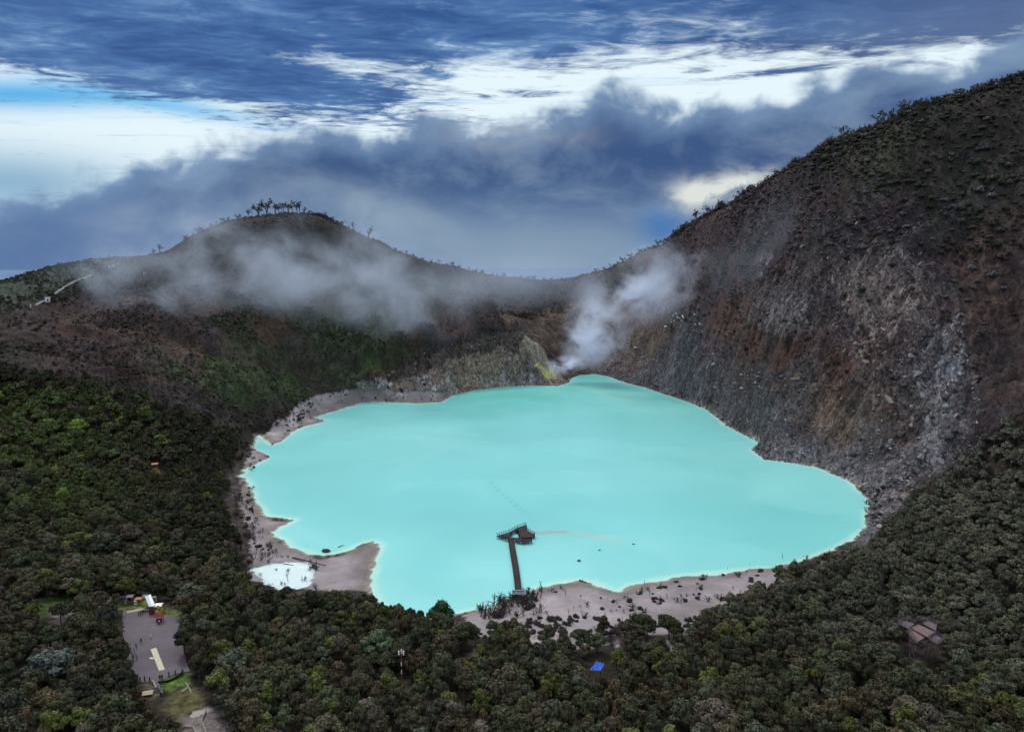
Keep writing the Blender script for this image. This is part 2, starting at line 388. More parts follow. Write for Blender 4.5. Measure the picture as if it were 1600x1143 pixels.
col, rock = np.full(X.shape + (3,), 0.04), np.zeros(X.shape)
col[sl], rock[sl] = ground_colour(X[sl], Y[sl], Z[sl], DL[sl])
ny, nx = X.shape
idx = np.arange(nx * ny).reshape(ny, nx)
F = np.stack([idx[:-1, :-1], idx[:-1, 1:], idx[1:, 1:], idx[1:, :-1]], -1).reshape(-1, 4)
mg, t, b = material('crater_ground', 0.95, 0.15)
pos = t.new('ShaderNodeNewGeometry').outputs['Position']
vc = t.new('ShaderNodeVertexColor', layer_name='ground').outputs[0]
rk = t.new('ShaderNodeAttribute', attribute_name='rock').outputs['Fac']
st = t.new('ShaderNodeMapping', inp={'Vector': pos, 'Scale': (1, 1, 0.7)}).outputs[0]
n_f = t.noise(pos, 0.45, 6, 0.7); n_m = t.noise(pos, 0.09, 5, 0.6); n_s = t.noise(st, 0.36, 7, 0.74, 0.9)
vor = t.new('ShaderNodeTexVoronoi', feature='F1', inp={'Vector': st, 'Scale': 0.42}).outputs['Distance']
vor2 = t.new('ShaderNodeTexVoronoi', feature='F1', inp={'Vector': st, 'Scale': 0.9}).outputs['Color']
v1 = t.mapr(n_f, 0.32, 0.70, 0.25, 2.0, False)
v2 = t.mapr(n_m, 0.3, 0.7, 0.7, 1.35, False)
v3 = t.mapr(n_s, 0.38, 0.66, 0.28, 2.3, False)
sepv = t.new('ShaderNodeSeparateColor', inp={0: vor2}).outputs[0]
v4 = t.math('MULTIPLY', v3, t.mapr(sepv, 0, 1, 0.65, 1.5, False))
f0 = t.math('MULTIPLY', v1, v2)
fm_ = t.new('ShaderNodeMix', data_type='FLOAT', inp={0: rk, 2: f0, 3: t.math('MULTIPLY', v4, v2)}).outputs[0]
calm = t.new('ShaderNodeAttribute', attribute_name='calm').outputs['Fac']
fm2 = t.new('ShaderNodeMix', data_type='FLOAT', inp={0: calm, 2: fm_, 3: t.mapr(n_m, 0.3, 0.7, 0.9, 1.1, False)}).outputs[0]
sc_ = t.new('ShaderNodeVectorMath', operation='SCALE', inp={0: vc}); t.l.new(fm2, sc_.inputs['Scale'])
t.l.new(sc_.outputs[0], b.inputs['Base Color'])
hgt = t.math('ADD', t.math('MULTIPLY', n_s, t.math('ADD', t.math('MULTIPLY', rk, 5.0), 0.8)), t.math('MULTIPLY', vor, t.math('MULTIPLY', rk, 1.2)))
hgt = t.math('MULTIPLY', hgt, t.math('SUBTRACT', 1.0, t.math('MULTIPLY', calm, 0.93)))
bm_ = t.new('ShaderNodeBump', inp={'Strength': 0.9, 'Distance': 1.0, 'Height': hgt}).outputs[0]
t.l.new(bm_, b.inputs['Normal'])
me = mesh_np('ground', np.stack([X, Y, Z], -1).reshape(-1, 3), F, (mg,), True)
vcol(me, 'ground', col.reshape(-1, 3))
a = me.attributes.new('rock', 'FLOAT', 'POINT'); a.data.foreach_set('value', rock.ravel().astype(np.float32))
lum = col.mean(-1); bqx, bqy, _d = project(X, Y, Z); calmv = ((lum > 0.11) & (Z < 14) & ((in_beach(bqx, bqy)) | (DL < 0))).astype(np.float32) * 0.85
a = me.attributes.new('calm', 'FLOAT', 'POINT'); a.data.foreach_set('value', calmv.ravel())
tag(link('ground', me), kind='structure')

# ------------------------------------------------------------------ lake
def sheet(name, poly, z, grow, step, colf, mat):
    xs = [p[0] for p in poly]; ys = [p[1] for p in poly]
    gx = np.arange(min(xs) - grow, max(xs) + grow, step); gy = np.arange(min(ys) - grow, max(ys) + grow, step)
    x, y = np.meshgrid(gx, gy); d = polydist(x, y, poly); ins = inpoly(x, y, poly)
    sd = np.where(ins, d, -d)
    k = np.arange(x.size).reshape(x.shape)
    f = np.stack([k[:-1, :-1], k[:-1, 1:], k[1:, 1:], k[1:, :-1]], -1).reshape(-1, 4)
    keep = (sd.ravel()[f] > -grow).any(1); f = f[keep]
    used = np.unique(f); re = np.zeros(x.size, int); re[used] = np.arange(len(used))
    V = np.stack([x.ravel(), y.ravel(), np.full(x.size, z)], -1)[used]
    me = mesh_np(name, V, re[f], (mat,), True)
    vcol(me, 'tone', colf(V[:, 0], V[:, 1], sd.ravel()[used]))
    return tag(link(name, me), kind='structure')
def lake_col(x, y, d):
    px, py, _ = project(x, y, np.zeros_like(x))
    deep = np.array((0.195, 0.580, 0.570)); far_ = np.array((0.145, 0.545, 0.505)); pale = np.array((0.33, 0.73, 0.71)); edge = np.array((0.62, 0.80, 0.62))
    big = fbm(x / 110 + y / 300, y / 120 - x / 300, 4, 201)[:, None]; fine = fbm(x / 16 + y / 40, y / 13, 3, 211)[:, None]
    f = sstep(480, 640, y)[:, None]
    c = deep * (1 - f) + far_ * f
    nearleft = sstep(0, 1, (300 - y) / 120 + (-x - 20) / 220)[:, None]
    c = c + (pale - c) * (0.26 * sstep(0.40, 0.75, big) + 0.16 * sstep(0.50, 0.60, fbm(x / 60 + 2.2 * fbm(x / 70, y / 70, 3, 221), y / 38 + 2.2 * fbm(x / 70, y / 70, 3, 222), 4, 223))[:, None] + 0.05 * (fine - 0.5) + 0.45 * nearleft)
    w = sstep(22, 0, d + (fine[:, 0] - 0.5) * 18)[:, None] * (0.12 + 0.35 * nearleft)
    c = c + (pale - c) * w
    w = sstep(3.2, 0.0, d + (fine[:, 0] - 0.5) * 4)[:, None] * 0.5
    c = c + (edge - c) * w
    dk = np.exp(-(((x - 20) / 60) ** 2 + ((y - 620) / 45) ** 2))[:, None] * 0.35
    c = c * (1 - dk * np.array((0.5, 0.12, 0.2)))
    # rusty drift from the pier head
    def drift(pts, wd, colr, k):
        nonlocal c
        pts = [on_z(a, b_)[:2] for a, b_ in pts]; dd = np.full(x.shape, 1e9)
        for (ax, ay), (bx, by) in zip(pts[:-1], pts[1:]):
            vx, vy = bx - ax, by - ay; tt = np.clip(((x - ax) * vx + (y - ay) * vy) / (vx * vx + vy * vy), 0, 1)
            dd = np.minimum(dd, np.hypot(x - ax - tt * vx, y - ay - tt * vy))
        w_ = (np.exp(-(dd / wd) ** 2) * (0.35 + 0.9 * fine[:, 0]) * k)[:, None]
        c = c * (1 - w_) + np.array(colr) * w_
    drift([(836,832), (870,829), (905,833), (935,838), (968,846)], 1.9, (0.46, 0.50, 0.40), 0.62)
    drift([(836,833), (860,831), (884,831)], 1.5, (0.26, 0.27, 0.24), 0.7)
    drift([(900,605), (930,612), (960,622), (990,624)], 3.5, (0.45, 0.62, 0.42), 0.5)
    drift([(765,752), (790,775), (812,795), (832,805)], 0.7, (0.10, 0.38, 0.33), 0.55)
    return np.clip(c, 0.02, 0.9)
mw, t, b = material('turquoise_water', 0.32, 0.28)
pos = t.new('ShaderNodeNewGeometry').outputs['Position']
tone = t.new('ShaderNodeVertexColor', layer_name='tone').outputs[0]
sq = t.new('ShaderNodeMapping', inp={'Vector': pos, 'Scale': (0.7, 1, 1)}).outputs[0]
nn = t.noise(sq, 0.018, 4, 0.5); n3 = t.noise(pos, 1.6, 3, 0.6)
fac = t.math('MULTIPLY', t.mapr(nn, 0.3, 0.7, 0.96, 1.04), t.mapr(n3, 0.3, 0.7, 0.98, 1.02))
sv = t.new('ShaderNodeVectorMath', operation='SCALE', inp={0: tone}); t.l.new(fac, sv.inputs['Scale'])
t.l.new(sv.outputs[0], b.inputs['Base Color'])
t.l.new(t.new('ShaderNodeBump', inp={'Strength': 0.25, 'Distance': 0.05, 'Height': t.noise(sq, 1.2, 3)}).outputs[0], b.inputs['Normal'])
sheet('lake_water', SH, 0.0, 6, 2.2, lake_col, mw)
def pond_col(x, y, d):
    n_ = fbm(x / 4, y / 3, 3, 231)[:, None]
    return np.clip(np.array((0.66, 0.80, 0.80)) + (n_ - 0.5) * 0.12 - sstep(2, 0, d)[:, None] * 0.12, 0, 0.95)
sheet('pond_water', PD, 0.14, 2.0, 0.8, pond_col, mw)

m, t, b = material('cloud_vapour', 1.0, 0.0)
pos = t.new('ShaderNodeNewGeometry').outputs['Position']
t.l.new(t.mix(t.mapr(t.noise(pos, 0.004, 5, 0.6), 0.35, 0.65), (0.125, 0.20, 0.32), (0.175, 0.255, 0.375)), b.inputs['Base Color'])
rr_ = np.concatenate([np.linspace(1000, 2600, 40), np.geomspace(2700, 27000, 26)]); aa_ = np.linspace(0, 2 * np.pi, 181)
RR, AA = np.meshgrid(rr_, aa_); XX = RR * np.sin(AA); YY = 430 + RR * np.cos(AA)
ZZ = -105 + fbm(XX / 240, YY / 240, 4, 701) * 60
k = np.arange(RR.size).reshape(RR.shape)
tag(link('cloud_sea', mesh_np('cloud_sea', np.stack([XX, YY, ZZ], -1).reshape(-1, 3), np.stack([k[:-1, :-1], k[:-1, 1:], k[1:, 1:], k[1:, :-1]], -1).reshape(-1, 4), (m,), True)), kind='structure')
# ------------------------------------------------------------------ sky
SUN_EL, SUN_AZ = math.radians(52), math.radians(-35)      # azimuth from +Y towards +X
wd = bpy.data.worlds.new('World'); SC.world = wd; wd.use_nodes = True
t = NT(wd.node_tree); t.n.clear()
gen = t.new('ShaderNodeTexCoord').outputs['Generated']
sky = t.new('ShaderNodeTexSky', sky_type='NISHITA', sun_disc=False, sun_elevation=SUN_EL, sun_rotation=SUN_AZ, altitude=2300)
xyz = t.new('ShaderNodeSeparateXYZ', inp={0: gen}); dx, dy, dz = xyz.outputs
az = t.math('ARCTAN2', dx, dy); el = t.math('ARCSINE', dz)
def azel(px, py):
    a, b, c = ray(px, py); L = math.sqrt(a * a + b * b + c * c)
    return math.atan2(a, b), math.asin(c / L)
lp = t.math('MAXIMUM', dz, 0.02)                                  # cloud layer seen in perspective
plane = t.new('ShaderNodeCombineXYZ', inp={0: t.math('DIVIDE', dx, lp), 1: t.math('DIVIDE', dy, lp), 2: 0.0}).outputs[0]
pl2 = t.new('ShaderNodeMapping', inp={'Vector': plane, 'Rotation': (0, 0, math.radians(-14)), 'Scale': (0.62, 0.95, 1)}).outputs[0]
c1 = t.noise(pl2, 0.9, 5, 0.60, 0.6); c2 = t.noise(pl2, 4.2, 6, 0.66, 0.8); c4 = t.noise(pl2, 11.0, 4, 0.62, 0.5)
pl3 = t.new('ShaderNodeMapping', inp={'Vector': plane, 'Scale': (0.22, 1.0, 1)}).outputs[0]
c3 = t.noise(pl3, 3.4, 6, 0.62)
dirv = t.new('ShaderNodeCombineXYZ', inp={0: az, 1: t.math('MULTIPLY', el, 1.35), 2: 0.0}).outputs[0]
wob = t.noise(dirv, 4.0, 3, 0.5)
fine = t.noise(dirv, 10.0, 4, 0.48, 0.3)
wisp = t.noise(t.new('ShaderNodeMapping', inp={'Vector': dirv, 'Rotation': (0, 0, 0.5), 'Scale': (0.8, 0.75, 1)}).outputs[0], 26.0, 5, 0.55, 0.5)
def sp(px, py, sx, sy, rot=0.0):
    """soft patch of the sky around one direction (sizes in degrees)"""
    a0, e0 = azel(px, py)
    u = t.math('SUBTRACT', az, a0); v = t.math('SUBTRACT', el, e0)
    if rot:
        cr, sr = math.cos(rot), math.sin(rot)
        u, v = (t.math('ADD', t.math('MULTIPLY', u, cr), t.math('MULTIPLY', v, sr)), t.math('SUBTRACT', t.math('MULTIPLY', v, cr), t.math('MULTIPLY', u, sr)))
    u = t.math('DIVIDE', u, math.radians(sx)); v = t.math('DIVIDE', v, math.radians(sy))
    r2 = t.math('ADD', t.math('MULTIPLY', u, u), t.math('MULTIPLY', v, v))
    return t.math('POWER', 2.718, t.math('MULTIPLY', r2, -1.0))
W3 = (0.80, 0.93, 0.99)
# bright band behind everything: white high haze with bluish streaks
base = t.mix(t.mapr(c3, 0.55, 0.80), W3, (0.30, 0.55, 0.82))
base = t.mix(t.math('MULTIPLY', sp(40, 148, 9, 1.0, 0.10), 0.9, clamp=True), base, (0.05, 0.42, 0.82))
base = t.mix(t.math('MULTIPLY', sp(270, 166, 7, 0.6, -0.10), 0.7, clamp=True), base, (0.10, 0.48, 0.85))
base = t.mix(t.math('MULTIPLY', sp(20, 285, 8, 2.2, 0.0), 0.8, clamp=True), base, (0.16, 0.36, 0.55))
# nishita blue in the thin places of the layer
blue = t.new('ShaderNodeVectorMath', operation='SCALE', inp={0: sky.outputs[0], 3: 0.10}).outputs[0]
# stratocumulus deck: cover grows with elevation
e0, e1 = azel(800, 190)[1], azel(800, 84)[1]
cov = t.mapr(el, e0, e1, 0.0, 1.0)
bias = t.math('ADD', t.math('MULTIPLY', t.math('SUBTRACT', wob, 0.5), 1.0), cov)
bias = t.math('ADD', bias, t.math('MULTIPLY', sp(440, 140, 14, 2.0, -0.12), 1.0))
bias = t.math('ADD', bias, t.math('MULTIPLY', sp(150, 105, 12, 1.5, 0.0), 0.5))
bias = t.math('SUBTRACT', bias, t.math('MULTIPLY', sp(1000, 118, 15, 1.5, 0.0), 0.8))
bias = t.math('SUBTRACT', bias, t.math('MULTIPLY', sp(1350, 120, 9, 1.0, 0.05), 0.25))
bias = t.math('SUBTRACT', bias, t.math('MULTIPLY', sp(400, 88, 9, 0.9, -0.05), 0.45))
for q in ((1150, 122, 3.6, 0.30, 0.0), (1230, 111, 3.2, 0.22, 0.0), (687, 117, 1.2, 0.32, 0.0), (830, 148, 4, 0.4, 0.0), (1090, 110, 1.6, 0.25, 0.0)):
    bias = t.math('ADD', bias, t.math('MULTIPLY', sp(*q), 0.62))
cm = t.math('ADD', t.math('ADD', t.math('MULTIPLY', c2, 0.42), t.math('MULTIPLY', c1, 0.34)), t.math('MULTIPLY', c4, 0.24))
bias = t.math('SUBTRACT', t.math('ADD', bias, t.math('MULTIPLY', sp(100, 40, 20, 4, 0.0), 0.25)), 0.02)
deck = t.mapr(t.math('ADD', bias, t.math('MULTIPLY', t.math('SUBTRACT', cm, 0.5), t.mapr(el, azel(800,150)[1], azel(800,40)[1], 4.4, 2.2, False))), 0.22, 0.92)
c5 = t.noise(pl2, 2.0, 4, 0.5, 0.3)
tex = t.math('ADD', t.math('ADD', t.math('MULTIPLY', c2, 0.30), t.math('MULTIPLY', c4, 0.12)), t.math('ADD', t.math('MULTIPLY', c1, 0.28), t.math('MULTIPLY', c5, 0.30)))
dcol = t.ramp(t.mapr(tex, 0.38, 0.60, 0, 1, False),
              [(0.0, (0.34, 0.50, 0.72)), (0.22, (0.14, 0.27, 0.50)), (0.46, (0.060, 0.155, 0.37)), (0.75, (0.026, 0.092, 0.28)), (1.0, (0.012, 0.056, 0.21))])
dcol = t.mix(t.math('MULTIPLY', sp(1540, 70, 15, 5, 0.0), 0.8, clamp=True), dcol, (0.105, 0.155, 0.29))
dcol = t.mix(0.10, dcol, blue)
skyc = t.mix(deck, base, dcol)
# overcast overhead (seen only by the ground): bright, nearly even
up = t.mapr(el, math.radians(21), math.radians(34))
ovc = t.mix(t.mapr(c1, 0.35, 0.65), (1.10, 1.16, 1.22), (0.60, 0.70, 0.82))
skyc = t.mix(up, skyc, ovc)
# towering fog bank behind the crater: its upper edge over the azimuth
EDGE = [(-500,330),(0,345),(60,318),(120,300),(180,295),(250,272),(310,262),(370,232),(430,222),(500,220),(620,216),(700,206),(760,206),(835,202),(862,186),(940,163),
        (1000,180),(1050,180),(1090,168),(1120,172),(1160,188),(1190,180),(1235,166),(1262,140),(1330,124),(1400,118),(1500,104),(1600,74),(1800,40)]
pts = [azel(*q) for q in EDGE]; a0, a1 = pts[0][0], pts[-1][0]
stops = [((a - a0) / (a1 - a0), (e * 2.0,) * 3) for a, e in pts]
edge = t.math('MULTIPLY_ADD', t.ramp(t.mapr(az, a0, a1, 0, 1, False), stops), 0.5, 0.006)
edge = t.math('ADD', edge, t.math('MULTIPLY', t.math('SUBTRACT', fine, 0.5), 0.095))
gap = t.math('SUBTRACT', edge, el)
bank = t.mapr(t.math('ADD', gap, t.math('MULTIPLY', t.math('SUBTRACT', wisp, 0.5), 0.050)), -0.020, 0.010)
front = t.mapr(dy, -0.2, 0.3)
bank = t.math('MULTIPLY', bank, front)
dv2 = t.new('ShaderNodeMapping', inp={'Vector': dirv, 'Scale': (1, 1.5, 1)}).outputs[0]
bn = t.noise(dv2, 5.0, 6, 0.58, 0.4)
bcol = t.mix(t.mapr(el, azel(800, 420)[1], azel(800, 250)[1]), (0.145, 0.245, 0.425), (0.046, 0.098, 0.235))
bcol = t.mix(t.mapr(t.noise(dirv, 16.0, 5, 0.6, 0.4), 0.45, 0.68, 0.0, 0.40), bcol, (0.145, 0.225, 0.375))
bcol = t.mix(t.mapr(bn, 0.42, 0.70, 0.0, 0.75), bcol, (0.22, 0.31, 0.44))
bcol = t.mix(t.mapr(gap, 0.055, -0.01, 0.0, 0.55), bcol, (0.26, 0.40, 0.60))
bcol = t.mix(t.math('MULTIPLY', sp(850, 395, 12, 2.6), 0.75, clamp=True), bcol, (0.27, 0.37, 0.47))
bcol = t.mix(t.math('MULTIPLY', sp(590, 330, 7, 1.6, -0.2), t.mapr(fine, 0.35, 0.65, 0.15, 0.8)), bcol, (0.30, 0.40, 0.50))
bcol = t.mix(t.math('MULTIPLY', sp(60, 395, 14, 2.6), 0.6, clamp=True), bcol, (0.075, 0.150, 0.345))
bcol = t.mix(t.math('MULTIPLY', sp(1036, 352, 1.7, 1.4), 0.9, clamp=True), bcol, (0.06, 0.19, 0.46))
glow = t.math('MULTIPLY', t.math('ADD', sp(1085, 300, 2.3, 1.1, 0.25), sp(1150, 290, 2.8, 0.9, 0.3)), t.mapr(wisp, 0.36, 0.60, 0.15, 1.0), clamp=True)
bcol = t.mix(glow, bcol, (0.72, 0.76, 0.72))
bcol = t.mix(t.math('MULTIPLY', sp(810, 212, 4.5, 0.9, 0.0), t.mapr(fine, 0.4, 0.6, 0.1, 0.7)), bcol, (0.55, 0.58, 0.58))
skyc = t.mix(t.math('MULTIPLY', bank, 1.0), skyc, bcol)
# below the horizon: the same vapour
skyc = t.mix(t.mapr(el, 0.0, -0.06), skyc, (0.19, 0.28, 0.41))
bg = t.new('ShaderNodeBackground', inp={0: skyc, 1: 1.0})
t.l.new(bg.outputs[0], t.new('ShaderNodeOutputWorld').inputs[0])
wd.cycles.sampling_method = 'MANUAL'; wd.cycles.sample_map_resolution = 256

sun = bpy.data.lights.new('sun', 'SUN'); sun.energy = 1.8; sun.angle = math.radians(10); sun.color = (1.0, 0.95, 0.88)
so = bpy.data.objects.new('sun', sun); COL.objects.link(so)
so.rotation_euler = (math.pi / 2 - SUN_EL, 0, -SUN_AZ + math.pi)
so.location = (0, 0, 400)
SC.view_settings.view_transform = 'Standard'; SC.view_settings.look = 'None'; SC.view_settings.exposure = 0
cy_ = SC.cycles
cy_.use_denoising = True; cy_.max_bounces = 5; cy_.diffuse_bounces = 2; cy_.glossy_bounces = 2; cy_.transmission_bounces = 2
cy_.volume_bounces = 0; cy_.transparent_max_bounces = 8; cy_.caustics_reflective = False; cy_.caustics_refractive = False
cy_.volume_max_steps = 96; cy_.use_adaptive_sampling = True; cy_.adaptive_threshold = 0.02
# ------------------------------------------------------------------ vegetation meshes
def tint_mat(name, k=1.0, rough=0.85):
    """colour comes from the instance or object ('tint'), broken up by leaf and clump"""
    m, t, b = material(name, rough, 0.15)
    ti = t.new('ShaderNodeAttribute', attribute_type='INSTANCER', attribute_name='tint').outputs['Color']
    sh = t.new('ShaderNodeAttribute', attribute_name='shade').outputs['Fac']
    rnd = t.new('ShaderNodeObjectInfo').outputs['Random']
    f = t.math('MULTIPLY', t.math('MULTIPLY', sh, k), t.mapr(rnd, 0, 1, 0.8, 1.2, False))
    hs = t.new('ShaderNodeHueSaturation', inp={'Hue': t.mapr(rnd, 0, 1, 0.485, 0.515, False), 'Color': ti})
    sv = t.new('ShaderNodeVectorMath', operation='SCALE', inp={0: hs.outputs[0]}); t.l.new(f, sv.inputs['Scale'])
    t.l.new(sv.outputs[0], b.inputs['Base Color'])
    return m
LEAF = tint_mat('foliage')
BARK = flat_mat('bark', (0.10, 0.085, 0.075), 0.95, 0.4, 2.0)
DEADWOOD = flat_mat('dead_wood', (0.060, 0.050, 0.052), 0.95, 0.4, 2.0)

class MB:
    """collects quads and triangles (as quads) with a per-point shade"""
    def __init__(s): s.V = []; s.F = []; s.S = []; s.M = []; s.n = 0
    def add(s, V, F, S=None, mi=0):
        V = np.asarray(V, float); F = np.asarray(F, int)
        s.V.append(V); s.F.append(F + s.n); s.n += len(V)
        s.S.append(np.ones(len(V)) if S is None else np.asarray(S, float)); s.M.append(np.full(len(F), mi))
    def mesh(s, name, mats, smooth=False):
        me = mesh_np(name, np.concatenate(s.V), np.concatenate(s.F), mats, smooth, np.concatenate(s.M))
        if len(me.vertices) == s.n:
            a = me.attributes.new('shade', 'FLOAT', 'POINT'); a.data.foreach_set('value', np.concatenate(s.S).astype(np.float32))
        return me
def leaves(mb, C, R, n, size, rg, squash=0.8, low=-0.35, base=1.0):
    """n leaf clumps over a lumpy ball"""
    d = rg.normal(size=(n * 2, 3)); d /= np.linalg.norm(d, axis=1)[:, None]; d = d[d[:, 2] > low][:n]; n = len(d)
    ph = rg.random(3) * 9
    lump = 1 + 0.16 * np.sin(d[:, 0] * 5 + ph[0]) * np.sin(d[:, 1] * 5 + ph[1]) + 0.12 * np.sin(d[:, 2] * 9 + ph[2])
    p = C + d * (R * lump * rg.uniform(0.86, 1.06, n))[:, None] * (1, 1, squash)
    nr = d + rg.normal(size=(n, 3)) * 0.30; nr /= np.linalg.norm(nr, axis=1)[:, None]
    a = np.cross(nr, rg.normal(size=(n, 3))); a /= np.linalg.norm(a, axis=1)[:, None]; bb = np.cross(nr, a)
    s_ = (size * rg.uniform(0.55, 1.35, n))[:, None]
    q = np.stack([p - a * s_, p - bb * s_ * 0.8, p + a * s_, p + bb * s_ * 0.8], 1).reshape(-1, 3)
    sh = np.repeat(rg.uniform(0.72, 1.28, n) * base, 4)
    mb.add(q, np.arange(4 * n).reshape(-1, 4), sh)
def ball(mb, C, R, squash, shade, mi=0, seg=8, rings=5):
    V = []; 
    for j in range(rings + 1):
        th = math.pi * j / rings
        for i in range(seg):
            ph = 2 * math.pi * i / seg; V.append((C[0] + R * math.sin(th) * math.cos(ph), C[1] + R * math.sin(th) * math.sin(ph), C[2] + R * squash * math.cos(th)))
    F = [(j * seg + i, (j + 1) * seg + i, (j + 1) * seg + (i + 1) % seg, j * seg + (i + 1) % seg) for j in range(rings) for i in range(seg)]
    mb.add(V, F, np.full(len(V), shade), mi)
def limb(mb, p0, p1, r0, r1, mi=0, seg=5, bend=0.0, rg=None, shade=1.0, cuts=3):
    p0 = np.array(p0, float); p1 = np.array(p1, float); ax = p1 - p0; L = np.linalg.norm(ax) + 1e-6
    u = np.cross(ax, (0.31, 0.2, 0.9)); u /= np.linalg.norm(u) + 1e-9; w = np.cross(ax / L, u)
    off = (rg.normal(size=3) * bend * L) if rg is not None else np.zeros(3); V = []
    for k in range(cuts + 1):
        f = k / cuts; c = p0 + ax * f + off * math.sin(math.pi * f); r = r0 + (r1 - r0) * f
        for i in range(seg):
            a = 2 * math.pi * i / seg; V.append(c + (u * math.cos(a) + w * math.sin(a)) * r)
    F = [(k * seg + i, k * seg + (i + 1) % seg, (k + 1) * seg + (i + 1) % seg, (k + 1) * seg + i) for k in range(cuts) for i in range(seg)]
    mb.add(V, F, np.full(len(V), shade), mi)
    return p1

def lobes(rg, n, flat):
    out = [(np.array((0, 0, 1.75 - flat * 0.1)), rg.uniform(0.42, 0.55))]
    for i in range(n):
        a = 2 * math.pi * (i + rg.random() * 0.7) / n; rr = rg.uniform(0.42, 0.72); zz = rg.uniform(1.25, 1.75) - rr * 0.25
        out.append((np.array((rr * math.cos(a), rr * math.sin(a), zz)), rg.uniform(0.27, 0.44)))
    for i in range(n // 2):
        a = rg.random() * 6.28; rr = rg.uniform(0.1, 0.4); out.append((np.array((rr * math.cos(a), rr * math.sin(a), rg.uniform(1.75, 2.1))), rg.uniform(0.22, 0.36)))
    return out
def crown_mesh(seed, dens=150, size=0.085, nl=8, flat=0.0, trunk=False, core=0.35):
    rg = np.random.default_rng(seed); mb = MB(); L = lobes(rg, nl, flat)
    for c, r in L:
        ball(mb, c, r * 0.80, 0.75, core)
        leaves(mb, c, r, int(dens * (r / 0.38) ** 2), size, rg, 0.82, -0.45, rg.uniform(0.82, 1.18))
    if trunk: trunk_into(mb, rg, 1)
    return mb.mesh('crown', [LEAF, BARK] if trunk else [LEAF])
def trunk_into(mb, rg, mi=0):
    top = limb(mb, (0, 0, -0.35), (rg.uniform(-.1, .1), rg.uniform(-.1, .1), 1.15), 0.085, 0.055, mi, 6, 0.04, rg)
    for i in range(4):
        a = rg.random() * 6.28; limb(mb, top * (1, 1, rg.uniform(0.65, 0.95)), (0.5 * math.cos(a), 0.5 * math.sin(a), rg.uniform(1.3, 1.6)), 0.045, 0.015, mi, 4, 0.08, rg)
def trunk_mesh(seed):
    mb = MB(); trunk_into(mb, np.random.default_rng(seed)); return mb.mesh('trunk', [BARK])

def twigs(mb, rg, p, d, L, r, depth, mi=0, spread=0.7, tips=None):
    e = p + d * L
    limb(mb, p, e, r, r * 0.62, mi, 4 if depth > 1 else 3, 0.07, rg, 1.0, 2)
    if tips is not None and depth <= 1: tips.append(e)
    if depth == 0: return
    for k in range(rg.integers(2, 4)):
        nd = d + rg.normal(size=3) * spread * 0.6; nd[2] = max(nd[2], -0.05) + 0.12; nd /= np.linalg.norm(nd)
        twigs(mb, rg, e - d * L * rg.uniform(0, 0.35), nd, L * rg.uniform(0.6, 0.85), r * 0.62, depth - 1, mi, spread, tips)
def dead_bush(seed, r=0.05, depth=3, stems=4, spread=0.8):
    rg = np.random.default_rng(seed); mb = MB()
    for i in range(stems):
        a = rg.random() * 6.28; d = np.array((math.cos(a) * 0.5 * rg.random(), math.sin(a) * 0.5 * rg.random(), 1.0)); d /= np.linalg.norm(d)
        twigs(mb, rg, np.array((math.cos(a) * 0.08, math.sin(a) * 0.08, -0.15)), d, 0.42, r, depth, 0, spread)
    return mb.mesh('branches', [DEADWOOD])
def snag_mesh(seed):
    rg = np.random.default_rng(seed); mb = MB()
    top = limb(mb, (0, 0, -0.1), (rg.uniform(-.12, .12), rg.uniform(-.12, .12), 1.0), 0.045, 0.018, 0, 5, 0.05, rg)
    for i in range(rg.integers(1, 4)):
        a = rg.random() * 6.28; z = rg.uniform(0.4, 0.8); limb(mb, top * z, top * z + np.array((math.cos(a) * 0.22, math.sin(a) * 0.22, 0.16)), 0.022, 0.01, 0, 4, 0.1, rg)
    return mb.mesh('stem', [DEADWOOD])
def ridge_tree_parts(seed, leafy):
    """tall tree of the rim: bare forked trunk, flat umbrella of twigs and sparse leaves. unit height"""
    rg = np.random.default_rng(seed); mb = MB(); tips = []
    for st in range(1 + seed % 2):
        ox = np.array((rg.uniform(-.06, .06), rg.uniform(-.06, .06), 0)) * st * 2; lean = np.array((rg.uniform(-.10, .10), rg.uniform(-.10, .10), rg.uniform(.34, .5)))
        limb(mb, ox - (0, 0, .08), ox + lean, 0.026, 0.018, 0, 5, 0.08, rg)
        for i in range(5):
            a = rg.random() * 6.28; sp_ = rg.uniform(0.35, 0.85); d = np.array((math.cos(a) * sp_, math.sin(a) * sp_, 0.75)); d /= np.linalg.norm(d)
            twigs(mb, rg, ox + lean * rg.uniform(0.45, 1.0), d, rg.uniform(0.17, 0.25), 0.016, 2, 0, 0.95, tips)
    tr = mb.mesh('trunk', [DEADWOOD])
    mc = MB()
    for tp in tips:
        if rg.random() < leafy: leaves(mc, tp, rg.uniform(0.03, 0.10), 12, 0.022, rg, 0.8, -1.0, rg.uniform(.8, 1.2))
    if mc.n == 0: leaves(mc, tips[0], 0.05, 8, 0.02, rg)
    return tr, mc.mesh('crown', [LEAF])

